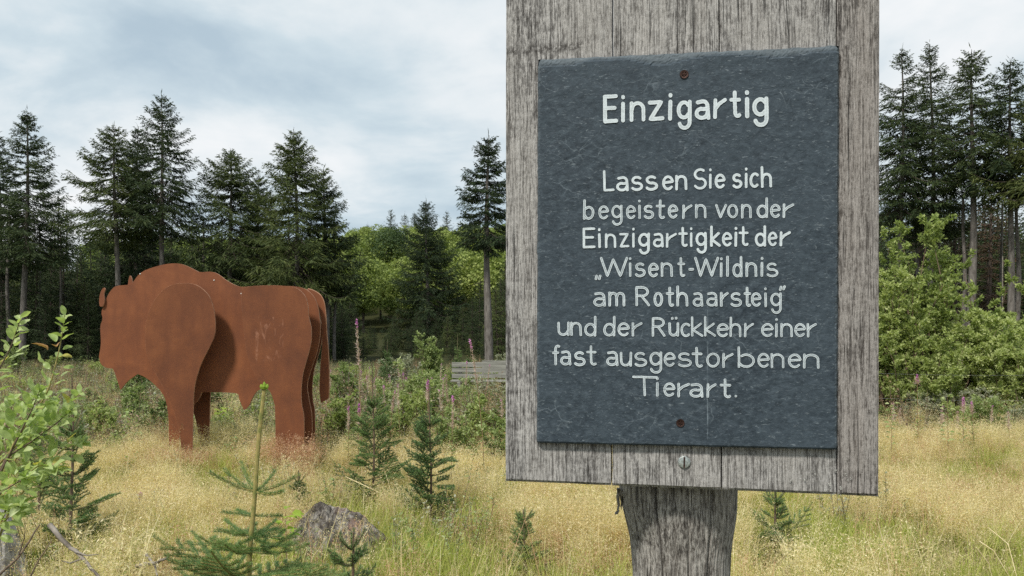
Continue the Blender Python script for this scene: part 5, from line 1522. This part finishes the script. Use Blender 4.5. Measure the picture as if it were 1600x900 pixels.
def pxof(x, y): return 800 + x / y * F
def weedy(x, y):
    """how weedy (not grassy) the clearing is at a place"""
    px = pxof(x, y)
    edge = np.interp(px, [-50, 130, 330, 500, 620, 760, 1370, 1480, 1620], [6.0, 8.6, 9.9, 11.0, 9.8, 10.5, 12.2, 12.6, 12.8])
    return (y - edge) / 1.6 + field(x, y, .9, 5) * 1.2
greens = [tuft_green(k, 60, .34) for k in (1, 2, 3)]
longs = [tuft_green(k + 5, 34, .50, W=.0042, rad=.05, name='long_tuft') for k in range(2)] + [tuft_green(8, 30, .46, ('grass_blond',), .0035, .05, 'straw_tuft')]
blonds = [tuft_panicle(k + 10, 11, .46) for k in range(4)]
reds = [tuft_panicle(k + 30, 9, .44, 'grass_rust', fluff=.8) for k in range(2)]
thatch = [tuft_thatch(k + 50) for k in range(2)]
weeds = [weed(70, 6, .42, 'weed_leaf'), weed(71, 7, .60, 'weed_leaf', .045), weed(80, 5, .40, 'bush_leaf', .08), weed(81, 6, .5, 'silver_leaf', .05), weed(82, 5, .62, 'silver_leaf', .04),
         tuft_panicle(90, 10, .62, 'grass_rust'), tuft_panicle(91, 10, .6, 'grass_blond'), weed(83, 4, .7, 'brown_weed', .05)]
U = lambda x, a: rg.uniform(-a, a, len(x))
def bare(x, y):
    """open, littered ground at the lower left of the clearing"""
    px = pxof(x, y)
    return (y < 4.7) & (px < 330) & (field(x, y, 2.2, 40) > -.15)
F1 = lambda x, y: field(x, y, .8, 1) + .6 * field(x, y, 2.3, 2)
F2 = lambda x, y: field(x, y, .55, 9) + .8 * field(x, y, 1.7, 12)
scatter('green_grass', [(2400, 1.6, 5), (4200, 5, 9), (4400, 9, 16), (3000, 16, 32)], greens, lambda x, y: (weedy(x, y) < 1.5) & ~bare(x, y) & (F1(x, y) + U(x, .25) > -.10), .55, 1.15)
scatter('long_grass', [(2000, 1.8, 5), (3600, 5, 9), (1500, 9, 14)], longs, lambda x, y: (weedy(x, y) < 1) & ~bare(x, y) & (field(x, y, 1.1, 30) + U(x, .3) > -.05), .5, 1.1, .2)
scatter('blond_grass', [(900, 2.2, 5), (4700, 5, 9), (6200, 9, 14), (1500, 14, 24)], blonds, lambda x, y: (weedy(x, y) < .5) & ~bare(x, y) & (F2(x, y) + U(x, .2) > np.interp(y, [3, 5, 7, 9], [.22, .05, -.12, -.2])), .55, 1.25, hs=lambda x, y: 1.0 + .55 * field(x, y, 1.3, 70))
tall = [tuft_panicle(k + 130, 5, .70, 'grass_blond', W=.003, spik=30, base=6, fluff=.75) for k in range(2)] + [tuft_panicle(133, 4, .66, 'grass_rust', W=.003, spik=30, base=6, fluff=.7)]
scatter('tall_stalks', [(160, 3.2, 5), (520, 5, 9), (420, 9, 13)], tall, lambda x, y: (weedy(x, y) < .8) & (abs(pxof(x, y) - 330) > 40), .6, 1.0, .16)
scatter('reddish_grass', [(500, 3.5, 7), (1700, 7, 13)], reds, lambda x, y: (weedy(x, y) < .6) & (field(x, y, .6, 21) + U(x, .2) > .12), .7, 1.1)
scatter('dry_litter', [(2400, 1.6, 6), (1800, 6, 11)], thatch, lambda x, y: weedy(x, y) < 1.5, .8, 1.5)
scatter('meadow_weeds', [(700, 3.6, 6.5), (1900, 6.5, 12)], weeds[:5] + [weed(84, 6, .34, 'lime_weed', .055)], lambda x, y: (field(x, y, .75, 90) + U(x, .12) > np.where(pxof(x, y) < 800, .08, .48)) & ~bare(x, y), .4, .95)
scatter('weed_cover', [(6000, 8.5, 18), (5000, 18, 36)], weeds, lambda x, y: (weedy(x, y) > U(x, .9) + .3) & (field(x, y, .8, 50) + U(x, .3) > -.32), .4, 1.35, hs=lambda x, y: 1 + .5 * field(x, y, .9, 60))
# reddish heads right in front of the bison's feet
xs = np.concatenate([rg.normal((450 - 800) / F * 8.75, .22, 26), rg.normal((285 - 800) / F * 8.6, .30, 30)]); ys = np.concatenate([rg.normal(8.72, .08, 26), rg.normal(8.6, .10, 30)])
gn_scatter('reddish_grass', np.column_stack([xs, ys, ground_z(xs, ys)]), np.column_stack([rg.normal(0, .08, 56), rg.normal(0, .08, 56), rg.uniform(0, 6.28, 56)]), np.concatenate([rg.uniform(1.0, 1.55, 26), rg.uniform(.8, 1.2, 30)]), rg.integers(0, 2, 56), reds)
